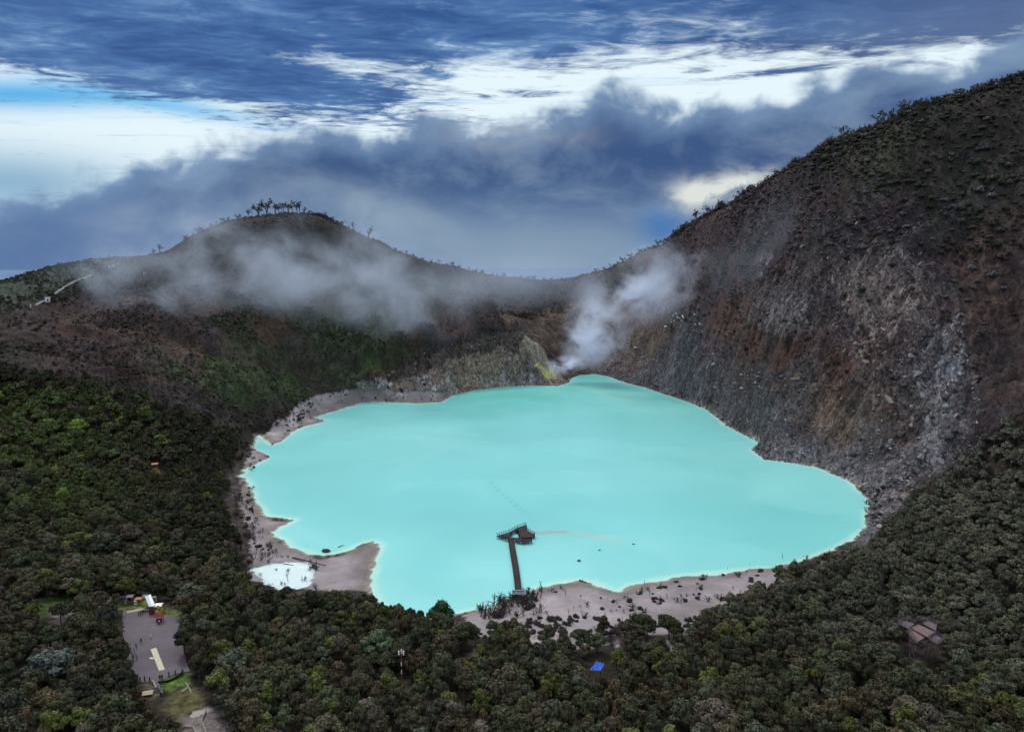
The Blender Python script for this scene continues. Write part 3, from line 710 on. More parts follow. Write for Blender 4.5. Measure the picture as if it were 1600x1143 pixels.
CROWNS = [crown_mesh(100 + i, 150, 0.082, 6 + i % 4, (i % 3) * 0.3) for i in range(10)]
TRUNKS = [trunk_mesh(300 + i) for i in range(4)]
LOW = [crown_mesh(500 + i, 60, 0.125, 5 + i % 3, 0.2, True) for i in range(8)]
def bush_mesh(seed, dens=50):
    rg = np.random.default_rng(seed); mb = MB()
    for k in range(rg.integers(2, 5)):
        a = rg.random() * 6.28; rr = rg.uniform(0, 0.55); c = np.array((rr * math.cos(a), rr * math.sin(a), rg.uniform(0.15, 0.35))); r = rg.uniform(0.35, 0.6)
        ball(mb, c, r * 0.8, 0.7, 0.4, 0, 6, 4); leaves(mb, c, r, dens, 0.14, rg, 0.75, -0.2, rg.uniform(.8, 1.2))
    return mb.mesh('bush', [LEAF])
BUSHES = [bush_mesh(700 + i) for i in range(6)]
TWIGB = [dead_bush(800 + i, 0.045, 2, 4) for i in range(3)]

# ------------------------------------------------------------------ where the forest stands
FOREST = [(-260,590),(0,578),(60,585),(140,600),(230,632),(330,660),(378,676),(386,695),(372,722),(356,745),(352,800),(372,842),(372,892),(388,935),(430,952),(520,950),(570,948),
 (600,946),(660,972),(700,988),(735,998),(800,990),(850,1000),(905,1012),(960,996),(1030,998),(1090,985),(1150,952),(1210,915),(1232,893),(1300,888),(1350,872),(1372,842),(1392,810),
 (1440,772),(1500,730),(1560,680),(1640,620),(1950,560),(2000,1500),(-300,1500)]
CLEAR = [ [(188,950),(236,930),(286,950),(286,990),(290,1030),(298,1056),(300,1074),(345,1105),(380,1190),(290,1190),(262,1140),(232,1130),(216,1098),(208,1078),(196,1052),(184,1000)],
 [(50,950),(70,940),(122,934),(130,952),(118,968),(85,975),(50,970)], [(50,1000),(85,978),(118,975),(112,992),(60,1014)], [(140,928),(195,925),(198,945),(140,946)],
 [(820,985),(925,985),(940,1000),(920,1014),(820,1008)], [(1008,996),(1048,1000),(1060,1022),(1010,1014)], [(908,1030),(956,1030),(958,1092),(902,1092)],
 [(234,722),(254,722),(262,760),(238,752)],[(1402,1004),(1482,1004),(1474,1062),(1412,1062)],[(612,1046),(642,1046),(642,1104),(612,1104)],[(955,1000),(970,1000),(972,1030),(956,1026)]]
def scatter(n_step, y0, y1, seed, jit=0.5):
    gx = np.arange(-450, 470, n_step); gy = np.arange(y0, y1, n_step * 0.87); x, y = np.meshgrid(gx, gy)
    rg = np.random.default_rng(seed); x = x + (np.arange(len(gy)) % 2)[:, None] * n_step / 2
    x = (x + rg.uniform(-jit, jit, x.shape) * n_step).ravel(); y = (y + rg.uniform(-jit, jit, y.shape) * n_step).ravel()
    return x, y, rg
x, y, rg = scatter(4.3, 95, 620, 5)
z = ground(x, y); px, py, dd = project(x, y, z)
jj = (fbm(x / 9, y / 9, 3, 301) - 0.5) * 26
ok = inpoly(px + jj, py + jj * 0.6, FOREST) & (px > -330) & (px < 2050) & (py < 1420) & (z > 0.6) & (polydist(x, y, SH) > 4) & ~inpoly(x, y, SH)
for q in CLEAR: ok &= ~inpoly(px, py, q)
x, y, z, px, py, dd = [v[ok] for v in (x, y, z, px, py, dd)]
N = len(x); rad = 1.55 + 2.1 * rg.random(N) ** 1.3 * (0.85 + 0.4 * vnoise(x / 25, y / 25, 5)); rad = np.where(rg.random(N) < 0.05, rad * 1.4, rad)
# thin, low trees beside the beach
sh_d = np.minimum(polydist(x, y, SH), 60); rad = rad * (0.55 + 0.45 * sstep(8, 30, sh_d))
hgt = rad ** 0.6 * 1.50 * rg.uniform(0.80, 1.30, N)
def tints(x, y, px, py, rg):
    n = len(x); c = np.empty((n, 3)); c[:] = (0.060, 0.060, 0.036); r = rg.random(n)
    big = fbm(x / 40, y / 40, 3, 401)
    def m(cond, colr): c[cond] = np.array(colr)
    m(r < 0.30, (0.050, 0.058, 0.034)); m((r > 0.30) & (r < 0.48), (0.070, 0.062, 0.044)); m((r > 0.48) & (r < 0.62), (0.070, 0.078, 0.058))
    m((r > 0.62) & (r < 0.72), (0.080, 0.064, 0.040)); m(r > 0.95, (0.098, 0.112, 0.035)); m((r > 0.93) & (r < 0.95), (0.115, 0.10, 0.088))
    L = px < 360; g = L & (py > 600) & (py < 900) & (big > 0.42) & (px < 300)
    w = (sstep(330, 60, px) * sstep(590, 640, py) * sstep(880, 760, py) * sstep(0.32, 0.55, big))[:, None]
    c[:] = c * (1 - w * 0.75) + np.array((0.075, 0.105, 0.030)) * w * 0.75
    br = (rg.random(n) < 0.05) & (w[:, 0] > 0.4); m(br, (0.15, 0.22, 0.035))
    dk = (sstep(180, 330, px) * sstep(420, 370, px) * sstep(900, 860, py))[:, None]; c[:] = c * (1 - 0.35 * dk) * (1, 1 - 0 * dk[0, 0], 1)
    wr = (sstep(1050, 1300, px) * sstep(1090, 1000, py))[:, None]; c[:] = c * (1 - 0.6 * wr) + np.array((0.090, 0.093, 0.078)) * 0.6 * wr
    up = (sstep(1380, 1480, px) * sstep(860, 760, py))[:, None]; c[:] = c * (1 - 0.5 * up) + np.array((0.125, 0.120, 0.112)) * 0.5 * up
    bt = (sstep(340, 420, px) * sstep(720, 660, py) * (px < 500))[:, None]
    return c * np.array((1.16, 1.12, 1.0)) * (rg.uniform(0.65, 1.25, n) * (0.70 + 0.55 * fbm(x / 24, y / 24, 3, 431)))[:, None]
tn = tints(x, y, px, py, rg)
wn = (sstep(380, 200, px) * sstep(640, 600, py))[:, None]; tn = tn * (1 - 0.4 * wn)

def gn_scatter(name, P, rot, scl, idx, tint, meshes):
    """one object: points carrying instances of the given meshes"""
    pm = bpy.data.meshes.new(name + '_points'); pm.vertices.add(len(P)); pm.vertices.foreach_set('co', np.asarray(P, np.float32).ravel())
    def att(nm, ty, v, key):
        a = pm.attributes.new(nm, ty, 'POINT'); a.data.foreach_set(key, np.asarray(v).ravel())
    att('rot', 'FLOAT_VECTOR', np.asarray(rot, np.float32), 'vector'); att('scl', 'FLOAT_VECTOR', np.asarray(scl, np.float32), 'vector')
    att('idx', 'INT', np.asarray(idx, np.int32), 'value')
    tc = np.ones((len(P), 4), np.float32); tc[:, :3] = tint; att('tint', 'FLOAT_COLOR', tc, 'color')
    pm.update()
    o = link(name, pm)
    coll = bpy.data.collections.new(name + '_models')
    for i, mm in enumerate(meshes):
        oo = bpy.data.objects.new('model_%02d' % i, mm); coll.objects.link(oo)
    ng = bpy.data.node_groups.new(name, 'GeometryNodeTree'); ng.is_modifier = True
    ng.interface.new_socket('Geometry', in_out='INPUT', socket_type='NodeSocketGeometry'); ng.interface.new_socket('Geometry', in_out='OUTPUT', socket_type='NodeSocketGeometry')
    q = NT(ng); gi = q.new('NodeGroupInput'); go = q.new('NodeGroupOutput')
    def na(nm, ty): 
        n_ = q.new('GeometryNodeInputNamedAttribute', data_type=ty); n_.inputs[0].default_value = nm
        return [s_ for s_ in n_.outputs if s_.enabled and s_.name == 'Attribute'][0]
    ci = q.new('GeometryNodeCollectionInfo'); ci.inputs['Collection'].default_value = coll; ci.inputs['Separate Children'].default_value = True; ci.inputs['Reset Children'].default_value = True
    ip = q.new('GeometryNodeInstanceOnPoints'); ip.inputs['Pick Instance'].default_value = True
    q.l.new(gi.outputs[0], ip.inputs['Points']); q.l.new(ci.outputs[0], ip.inputs['Instance']); q.l.new(na('idx', 'INT'), ip.inputs['Instance Index'])
    q.l.new(na('rot', 'FLOAT_VECTOR'), ip.inputs['Rotation']); q.l.new(na('scl', 'FLOAT_VECTOR'), ip.inputs['Scale'])
    q.l.new(ip.outputs[0], go.inputs[0])
    md = o.modifiers.new('scatter', 'NODES'); md.node_group = ng
    return o

# the 300 trees that show largest are things of their own
vis = np.where((px > 8) & (px < 1592) & (py < 1175))[0]
size = rad[vis] / dd[vis] * (1 - 0.0 * py[vis]); order = vis[np.argsort(-size)]
N_IND = 296
ind = order[:N_IND]; mask = np.zeros(N, bool); mask[ind] = True
KINDS = [((0.060,0.060,0.036),'dark olive-green'),((0.050,0.058,0.034),'deep green'),((0.080,0.064,0.048),'brownish'),((0.070,0.078,0.058),'grey-green'),
         ((0.080,0.064,0.040),'russet-brown'),((0.098,0.112,0.035),'yellow-green'),((0.115,0.095,0.085),'pale greyish-brown')]
def zone_name(a, b_):
    if a < 190: return 'left of the grey car park'
    if a < 330: return 'below and around the grey car park'
    if a < 560: return 'just right of the car park'
    if a < 720: return 'around the red and white mast'
    if a < 1000: return 'below the blue tarpaulin and the pier'
    if a < 1330: return 'between blue tarpaulin and timber deck'
    return 'around the raised timber deck'
for q_, i in enumerate(ind):
    base = tn[i] / np.array((1.16, 1.12, 1.0)) / 0.93
    kd = min(KINDS, key=lambda k_: sum((k_[0][c_] - base[c_]) ** 2 for c_ in range(3)))[1]
    e = empty('forest_tree', (x[i], y[i], z[i]), rg.random() * 6.28, (rad[i], rad[i], hgt[i]))
    tag(e, 'rounded %s tree crown in the dense forest %s' % (kd, zone_name(px[i], py[i])), 'tree', '%s forest trees %s' % (kd, zone_name(px[i], py[i])))
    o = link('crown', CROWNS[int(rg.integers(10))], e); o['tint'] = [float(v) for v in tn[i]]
    link('trunk', TRUNKS[int(rg.integers(4))], e)
rest = ~mask
P_ = np.stack([x, y, z], -1)[rest]; nr = len(P_)
hi = dd[rest] < 330
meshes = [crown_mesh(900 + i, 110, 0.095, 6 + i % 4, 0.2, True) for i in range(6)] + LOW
idx = np.where(hi, rg.integers(0, 6, nr), rg.integers(6, 14, nr))
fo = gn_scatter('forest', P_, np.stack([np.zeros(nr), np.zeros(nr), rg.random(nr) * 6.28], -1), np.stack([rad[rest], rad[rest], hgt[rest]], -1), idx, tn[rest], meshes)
tag(fo, 'dense dark green and brown forest canopy covering the slopes around the lake', 'forest', kind='stuff')
print('trees', N, 'stuff', nr)

for a, b_, r_, h_, tnt, l in [(86,1072,6.4,4.2,(.085,.10,.085),'large rounded grey-green tree left of the car park, biggest crown there'),(121,682,6.0,4.4,(.20,.26,.045),'bright yellow-green tree standing out on the upper left forest slope'),
    (203,862,5.6,5.0,(.085,.072,.052),'tall pale brown flat crowned tree rising above the dark left forest'),(1512,1128,5.0,4.2,(.088,.090,.035),'big mustard yellow-green tree at the lower right of the timber deck'),
    (590,1030,4.6,3.8,(.085,.11,.06),'fresh green tree left of the red and white mast'),(1120,1150,5.6,4.0,(.12,.10,.075),'pale brown round tree at the bottom edge right of centre'),(690,985,4.4,4.4,(.035,.06,.03),'dark green tree whose crown overlaps the near edge of the lake')]:
    hx, hy, hz = on_z(a, b_, 8.0); hx, hy, hz = hit(a, b_) ; e = empty('forest_tree', (hx, hy, hz), a % 6, (r_, r_, h_)); tag(e, l, 'tree')
    o = link('crown', CROWNS[int(a) % 10], e); o['tint'] = list(tnt); link('trunk', TRUNKS[int(a) % 4], e)

# ------------------------------------------------------------------ scrub on the hillsides
def in_any(px, py, polys):
    r = np.zeros(px.shape, bool)
    for q in polys: r |= inpoly(px, py, q)
    return r
BARE = [[(560,612),(600,575),(660,550),(730,505),(790,492),(830,500),(900,480),(1000,450),(1060,440),(1060,560),(1000,620),(890,600),(560,640)],
        [(940,540),(1040,480),(1130,560),(1330,600),(1440,720),(1330,790),(1000,620)], ]
CLIFF = [[(1150,470),(1300,390),(1440,350),(1520,520),(1560,700),(1430,760),(1350,620),(1300,530),(1180,520)]]
x, y, rg = scatter(2.0, 380, 1010, 9)
x2 = x * 1.42; x = x2
z = ground(x, y); px, py, dd = project(x, y, z)
hill = (z > 3) & (polydist(x, y, SH) > 5) & ~inpoly(x, y, SH) & (px > -200) & (px < 1900) & (py < 860)
nf = inpoly(px, py, FOREST)
dens = 0.15 + 0.85 * sstep(0.35, 0.6, fbm(x / 35, y / 35, 4, 501))
dens = np.where(in_any(px, py, BARE), 0.0, dens); dens = np.where(in_any(px, py, CLIFF), 0.20 * dens, dens)
dens = np.where((px > 1150) & (py < 400), np.maximum(dens, 0.72), dens); dens = np.where(px < 700, dens * 0.75, dens)
ok = hill & ~nf & (rg.random(len(x)) < dens)
x, y, z, px, py, dd = [v[ok] for v in (x, y, z, px, py, dd)]
ca = np.repeat(np.arange(205, 1640, 1.15), 2); ys_ = np.linspace(330, 1080, 700)
cr = []
for a in ca:
    r0_, r1_, _ = ray(a, 350); xs_ = r0_ / r1_ * ys_; zs_ = ground(xs_, ys_); i_ = int(np.argmin(project(xs_, ys_, zs_)[1])); cr.append((xs_[i_], ys_[i_]))
cr = np.array(cr) + rg.normal(size=(len(cr), 2)) * (1.5, 2.5)
NC = len(cr); hillk = 1; x = np.concatenate([x, cr[:, 0]]); y = np.concatenate([y, cr[:, 1]]); z = ground(x, y); px, py, dd = project(x, y, z)
n = len(x); rs = (0.55 + 1.5 * rg.random(n) ** 2) * (0.6 + 1.0 * vnoise(x / 18, y / 18, 77)); r = rg.random(n)
tc = np.empty((n, 3)); tc[:] = (0.050, 0.038, 0.032)
tc[r < 0.35] = (0.042, 0.040, 0.026); tc[r > 0.8] = (0.075, 0.048, 0.036); tc[(r > 0.6) & (r < 0.7)] = (0.062, 0.055, 0.058)
g = inpoly(px, py, [(380,430),(700,430),(640,620),(420,640),(240,600),(200,540)]); tc[g & (r < 0.6)] = (0.042, 0.065, 0.024)
g = inpoly(px, py, [(1220,200),(1620,60),(1700,470),(1560,460),(1420,330),(1290,290)]); tc[g & (r < 0.5)] = (0.042, 0.046, 0.026); tc[g & (r > 0.75)] = (0.075, 0.066, 0.068)
g = inpoly(px, py, [(1050,330),(1220,230),(1420,330),(1480,430),(1300,420),(1150,470)]); tc[g & (r < 0.6)] = (0.080, 0.066, 0.072); g = inpoly(px, py, [(1190,330),(1440,330),(1480,420),(1600,380),(1640,640),(1480,760),(1380,840),(1340,700),(1420,600)]); tc[g & (r < 0.5)] = (0.105, 0.092, 0.100)
g = inpoly(px, py, [(1440,360),(1640,300),(1640,640),(1480,640)]); tc[g & (r > 0.7)] = (0.085, 0.056, 0.042)
g = inpoly(px, py, [(-60,380),(240,390),(200,430),(0,500),(-60,500)]); tc[g & (r < 0.7)] = (0.045, 0.056, 0.036)
tc *= 1.25 * rg.uniform(0.75, 1.3, n)[:, None]
idx = rg.integers(0, 6, n); tw = rg.random(n) < np.where(px > 1000, 0.30, 0.12); tw[-NC:] = rg.random(NC) < 0.5; rs *= np.where(px > 1050, 1.0 + 0.75 * sstep(620, 420, py), 1.05); rs[-NC:] *= 0.98; z = z + 0.22 * rs; rs[-NC:] *= np.where(px[-NC:] > 1000, 1.25, 1.05); idx = np.where(tw, 6 + rg.integers(0, 3, n), idx)
sc3 = np.stack([rs, rs, rs * rg.uniform(0.7, 1.3, n)], -1); sc3[tw] *= 1.7
so_ = gn_scatter('scrub', np.stack([x, y, z], -1), np.stack([np.zeros(n), np.zeros(n), rg.random(n) * 6.28], -1), sc3, idx, tc, BUSHES + TWIGB)
tag(so_, 'low brown and green scrub covering the crater walls above the lake', 'scrub', kind='stuff')
print('scrub', n)
# ------------------------------------------------------------------ boulders
def rock_mat(name):
    m, t, b = material(name, 0.9, 0.2)
    ti = t.new('ShaderNodeAttribute', attribute_type='INSTANCER', attribute_name='tint').outputs['Color']
    p = t.new('ShaderNodeNewGeometry').outputs['Position']
    f = t.mapr(t.noise(p, 1.5, 5, 0.7), 0.3, 0.7, 0.6, 1.4, False)
    sv = t.new('ShaderNodeVectorMath', operation='SCALE', inp={0: ti}); t.l.new(f, sv.inputs['Scale'])
    t.l.new(sv.outputs[0], b.inputs['Base Color'])
    t.l.new(t.new('ShaderNodeBump', inp={'Strength': 0.6, 'Distance': 0.2, 'Height': t.noise(p, 2.5, 4)}).outputs[0], b.inputs['Normal'])
    return m
ROCK = rock_mat('rock')
def boulder_mesh(seed, seg=9, rings=6, lo=0.42):
    rg = np.random.default_rng(seed); mb = MB(); ball(mb, (0, 0, 0), 1, 1, 1, 0, seg, rings)
    V = np.concatenate(mb.V); nrm = V / (np.linalg.norm(V, axis=1)[:, None] + 1e-9)
    for k in range(9):                                    # chip flat faces off the ball
        d = rg.normal(size=3); d /= np.linalg.norm(d); lim = rg.uniform(lo, lo + 0.35); s = nrm @ d
        over = np.maximum((V @ d) - lim, 0); V = V - over[:, None] * d
    V *= rg.uniform(0.75, 1.2, 3) * (1, 1, 0.8); V[:, 2] += 0.25
    mb.V = [V]; return mb.mesh('boulder', [ROCK])
BOULD = [boulder_mesh(40 + i) for i in range(8)]
SCREE = [(915,545),(990,520),(1025,478),(1085,488),(1140,560),(1230,585),(1300,590),(1345,640),(1430,715),(1425,790),(1372,850),(1358,770),(1290,740),(1180,725),(1110,655),(1040,622),(965,596),(905,588)]
x, y, rg = scatter(1.75, 300, 860, 15)
z = ground(x, y); px, py, dd = project(x, y, z)
nz = fbm(x / 12, y / 12, 4, 601)
dsh = polydist(x, y, SH); outl = ~inpoly(x, y, SH)
on = inpoly(px + (nz - 0.5) * 40, py, SCREE) & (rg.random(len(x)) < 0.25 + 0.75 * sstep(0.35, 0.6, nz))
rim = (dsh < 3.5) & (px > 560) & (rg.random(len(x)) < 0.5) & (py < 880) & (px < 1400)
cliffr = in_any(px, py, CLIFF) & (rg.random(len(x)) < 0.16)
mnd = inpoly(px, py, [(560,600),(640,560),(780,500),(840,530),(885,590),(870,600),(600,630)]) & (rg.random(len(x)) < 0.10)
shl = (dsh < 3) & (px < 520) & (rg.random(len(x)) < 0.16)
ok = (on | rim | cliffr | mnd | shl) & outl & (z < 120)
x, y, z, px, py, dd, on_ = [v[ok] for v in (x, y, z, px, py, dd, on)]
n = len(x); rs = 0.35 + 0.85 * rg.random(n) ** 2.2; big = rg.random(n) < 0.035; rs = np.where(big & on_, rs + rg.uniform(0.5, 1.9, n), rs)
tc = np.empty((n, 3)); r = rg.random(n); tc[:] = (0.15, 0.145, 0.165); tc[r < 0.35] = (0.065, 0.06, 0.07); tc[r > 0.80] = (0.32, 0.31, 0.33)
br = inpoly(px, py, [(1190,600),(1300,580),(1350,640),(1360,700),(1260,700)]) & (r > 0.35); tc[br] = (0.21, 0.135, 0.09)
pale = inpoly(px, py, [(1035,480),(1095,485),(1095,510),(1040,512)]); pk = pale & (r > 0.84); tc[pk] = (0.50, 0.49, 0.48); rs[pk] += 0.9
mn = px < 900; tc[mn & (r < 0.6)] = (0.20, 0.16, 0.13)
ind = np.argsort(-rs / dd)
visb = (px[ind] > 5) & (px[ind] < 1595); ind = ind[visb][:230]
mask = np.zeros(n, bool); mask[ind] = True
for i in ind:
    shade = 'pale' if tc[i].mean() > 0.3 else 'light grey' if tc[i].mean() > 0.2 else 'brown' if tc[i][0] > 1.3 * tc[i][2] else 'grey' if tc[i].mean() > 0.1 else 'dark grey'
    where = ('in the cluster above the steam side of the scree' if pale[i] else 'at the waterline of the far right shore' if polydist(x[i:i+1], y[i:i+1], SH)[0] < 10 and px[i] > 900
             else 'on the scree slope right of the lake' if px[i] > 900 else 'on the eroded mound at the far shore' if px[i] > 540 else 'on the stony left shore')
    o = link('boulder', BOULD[int(rg.integers(8))]); o.location = (x[i], y[i], z[i]); o.rotation_euler = (rg.uniform(-.3, .3), rg.uniform(-.3, .3), rg.random() * 6.28)
    s_ = float(rs[i]); o.scale = (s_, s_ * rg.uniform(.8, 1.2), s_ * rg.uniform(.7, 1.0)); o['tint'] = [float(v) for v in tc[i]]
    tag(o, '%s angular boulder %s' % (shade, where), 'boulder', '%s boulders %s' % (shade, where))
q = ~mask; m_ = int(q.sum())
ro = gn_scatter('scree', np.stack([x, y, z], -1)[q], rg.random((m_, 3)) * (0.6, 0.6, 6.28), np.stack([rs, rs * rg.uniform(.8, 1.2, n), rs * rg.uniform(.6, 1, n)], -1)[q], rg.integers(0, 8, m_), tc[q], BOULD)
tag(ro, 'loose grey and brown rubble covering the slope right of the lake', 'scree', kind='stuff')
print('rocks', n)

CRAG = []
for i in range(6):
    me_ = boulder_mesh(70 + i, 8, 7, 0.22); v_ = np.empty(len(me_.vertices) * 3, np.float32); me_.vertices.foreach_get('co', v_); v_ = v_.reshape(-1, 3) * (1.1, 0.7, 1.7); me_.vertices.foreach_set('co', v_.astype(np.float32).ravel()); me_.update(); CRAG.append(me_)
x, y, rg = scatter(2.6, 330, 640, 25); x = x * 1.35
z = ground(x, y); px, py, dd = project(x, y, z); nz = fbm(x / 15, y / 15, 4, 611)
w1 = in_any(px + (nz - .5) * 60, py + (nz - .5) * 50, CLIFF) & (rg.random(len(x)) < 0.75 * sstep(0.40, 0.62, nz))
w2 = inpoly(px, py, [(1080,420),(1200,330),(1420,300),(1480,430),(1300,420),(1150,520)]) & (rg.random(len(x)) < 0.14 * sstep(0.4, 0.6, nz))
w3 = inpoly(px, py, [(1340,560),(1500,480),(1540,700),(1440,780),(1380,760)]) & (rg.random(len(x)) < 0.45)
w4 = inpoly(px, py, [(560,600),(628,574),(702,543),(790,515),(822,516),(850,545),(890,600),(700,628),(575,625)]) & (y > 560) & (y < 745) & (rg.random(len(x)) < 0.55)
ok = (w1 | w2 | w3 | w4) & (z > 1.5) & ~inpoly(px, py, FOREST)
x, y, z, px, py, nz = [v[ok] for v in (x, y, z, px, py, nz)]; n = len(x); r = rg.random(n)
tc = np.empty((n, 3)); tc[:] = (0.115, 0.095, 0.098); tc[r < 0.3] = (0.065, 0.054, 0.060); tc[r > 0.72] = (0.20, 0.165, 0.155); tc[r > 0.90] = (0.30, 0.25, 0.225)
gy_ = inpoly(px, py, [(1430,500),(1520,480),(1510,700),(1420,740)]); tc[gy_ & (r > 0.4)] = (0.20, 0.195, 0.215)
rs = 0.7 + 2.3 * rg.random(n) ** 2
mq = px < 900; rs[mq] *= 0.75; tc[mq & (r < 0.3)] = (0.035, 0.030, 0.033); tc[mq & (r >= 0.3)] = (0.21, 0.155, 0.115); tc[mq & (r > 0.75)] = (0.27, 0.25, 0.25)
o_ = gn_scatter('crags', np.stack([x, y, z - 0.3 * rs], -1), np.stack([rg.normal(size=n) * .35 - .3, rg.normal(size=n) * .35, rg.random(n) * 6.28], -1), np.stack([rs, rs, rs * rg.uniform(.7, 1.3, n)], -1), rg.integers(0, 6, n), tc, CRAG)
tag(o_, 'broken pale and brown rock ribs on the cliff right of the lake', 'crags', kind='stuff'); print('crags', n)

# ------------------------------------------------------------------ dead shrubs and snags on the mud flats
DB = [dead_bush(1000 + i, 0.055, 3, 2 + i % 4, 0.7 + 0.1 * (i % 3)) for i in range(7)]
SN = [snag_mesh(1100 + i) for i in range(5)]
LOWB = [bush_mesh(1200 + i, 60) for i in range(3)]
def shrubs(poly, count, seed, where, hmin, hmax, snag=0.15, green=0.0):
    rg = np.random.default_rng(seed); xs = [p[0] for p in poly]; ys = [p[1] for p in poly]; k = 0; tries = 0
    while k < count and tries < 4000:
        tries += 1
        a = rg.uniform(min(xs), max(xs)); b_ = rg.uniform(min(ys), max(ys))
        if not inpoly(np.array([a]), np.array([b_]), poly)[0]: continue
        if fbm(np.array([a / 18.0]), np.array([b_ / 12.0]), 2, seed)[0] < 0.42: continue
        x_, y_, z_ = hit(a, b_); h = rg.uniform(hmin, hmax); k += 1; u = rg.random()
        if u < snag:
            o = link('dead_snag', SN[int(rg.integers(5))]); o.location = (x_, y_, z_ - 0.1); o.scale = (h * 1.3, h * 1.3, h * 1.2); o.rotation_euler = (rg.uniform(-.15, .15), rg.uniform(-.2, .2), rg.random() * 6.28)
            tag(o, 'thin leafless snag standing upright %s' % where, 'dead snag', 'snags %s' % where)
        elif u < snag + green:
            o = link('small_bush', LOWB[int(rg.integers(3))]); o.location = (x_, y_, z_); o.scale = (h * .6, h * .6, h * .55); o.rotation_euler = (0, 0, rg.random() * 6.28); o['tint'] = [0.045, 0.042, 0.036]
            tag(o, 'low dark leafy bush %s' % where, 'bush', 'bushes %s' % where)
        else:
            o = link('dead_shrub', DB[int(rg.integers(7))]); o.location = (x_, y_, z_); o.scale = (h, h, h * 0.9); o.rotation_euler = (0, 0, rg.random() * 6.28)
            tag(o, 'bare twiggy dead shrub %s' % where, 'dead shrub', 'dead shrubs %s' % where)
shrubs([(800,935),(850,915),(850,960),(800,965),(740,968),(745,955)], 85, 1, 'in the thicket at the pier foot', 2.0, 4.6, 0.3, 0.12)
shrubs([(740,985),(860,962),(980,965),(1090,960),(1130,950),(1080,985),(960,998),(850,1000),(740,1000)], 125, 11, 'between the beach and the lower forest edge', 1.4, 3.0, 0.05, 0.75)
shrubs([(850,925),(880,915),(960,935),(980,960),(850,965)], 24, 2, 'on the pale beach right of the pier', 0.9, 2.2, 0.25, 0.15)
shrubs([(960,930),(1030,912),(1180,890),(1220,900),(1180,925),(1100,950),(980,965)], 74, 3, 'on the pale beach below the dark right hand forest', 1.0, 2.8, 0.15, 0.35)
shrubs([(376,760),(400,800),(420,840),(440,865),(420,880),(388,880),(378,830)], 80, 4, 'on the pale left hand beach', 1.2, 2.8, 0.3, 0.08)
shrubs([(366,750),(392,752),(402,830),(398,900),(376,900),(366,830)], 70, 12, 'in the grey thicket between left beach and forest', 1.6, 3.4, 0.2, 0.15)
shrubs([(440,868),(500,880),(495,925),(400,922),(400,905)], 22, 5, 'around the small white pond', 1.4, 3.2, 0.2)
shrubs([(410,690),(440,655),(500,650),(500,664),(450,680),(425,693)], 22, 6, 'on the grey spit at the upper left shore', 1.2, 2.6, 0.15, 0.2)
shrubs([(372,735),(385,690),(410,715),(400,735)], 14, 7, 'on the rocky point of the left shore', 1.5, 3.0, 0.15, 0.3)
shrubs([(1345,760),(1400,745),(1425,800),(1400,850),(1360,860)], 46, 8, 'between the right end of the lake and the forest', 1.8, 3.6, 0.05, 0.2)
shrubs([(1210,885),(1330,855),(1345,866),(1250,897)], 14, 9, 'leaning over the lower right shore', 1.5, 3.2, 0.1, 0.3)
for a, b_, h in ((1007,916,3.0),(1137,889,1.6),(1171,882,1.4),(1223,872,2.6),(473,836,0.8),(417,768,0.9),(480,852,1.0),(995,900,0.8),(1046,897,0.9),(960,908,0.6)):
    x_, y_, _ = on_z(a, b_, 0); o = link('dead_snag', SN[int(a) % 5]); o.location = (x_, y_, -0.3); o.scale = (h, h, h)
    tag(o, 'thin dead snag rising out of the shallow turquoise water near shore', 'dead snag', 'snags standing in the water')
for a, b_, s_, l in ((905,876,0.9,'small dark rock breaking the lake surface right of the pier'),(937,859,0.6,'tiny dark rock in open water above the right hand beach'),(990,850,0.6,'tiny dark rock far out to the right of the pier head'),
                     (511,861,2.0,'dark rock outcrop in the shallow bay of the sand spit')):
    x_, y_, _ = on_z(a, b_, 0); o = link('rock', BOULD[int(a) % 8]); o.location = (x_, y_, -0.1); o.scale = (s_ * 1.3, s_, s_ * 0.8); o['tint'] = [0.07, 0.065, 0.07]; tag(o, l, 'rock')
def log(pa, pb, r, l):
    A_ = np.array(hit(*pa)); B_ = np.array(hit(*pb)); A_[2] += r + 0.05; B_[2] += r + 0.05; c0 = (A_ + B_) / 2; mb = MB(); rg = np.random.default_rng(int(pa[0]))
    limb(mb, A_ - c0, B_ - c0, r, r * 0.55, 0, 7, 0.01, rg, cuts=6); limb(mb, (A_ - c0) * 0.3, (A_ - c0) * 0.3 + np.array((0.6, 0.8, 0.5)), r * 0.4, r * 0.2, 0, 5)
    o = link('fallen_log', mb.mesh('fallen_log', [DEADWOOD])); o.location = c0; tag(o, l, 'log')
log((457,872), (509,884), 0.28, 'long straight dead log lying along the upper edge of the white pond')
log((443,882), (459,884), 0.18, 'short dead branch lying at the pond edge below the long log')
log((905,907), (917,911), 0.28, 'dark driftwood log at the waterline right of the pier')
log((528,855), (538,852), 0.16, 'short stick afloat in the bay above the sand spit')

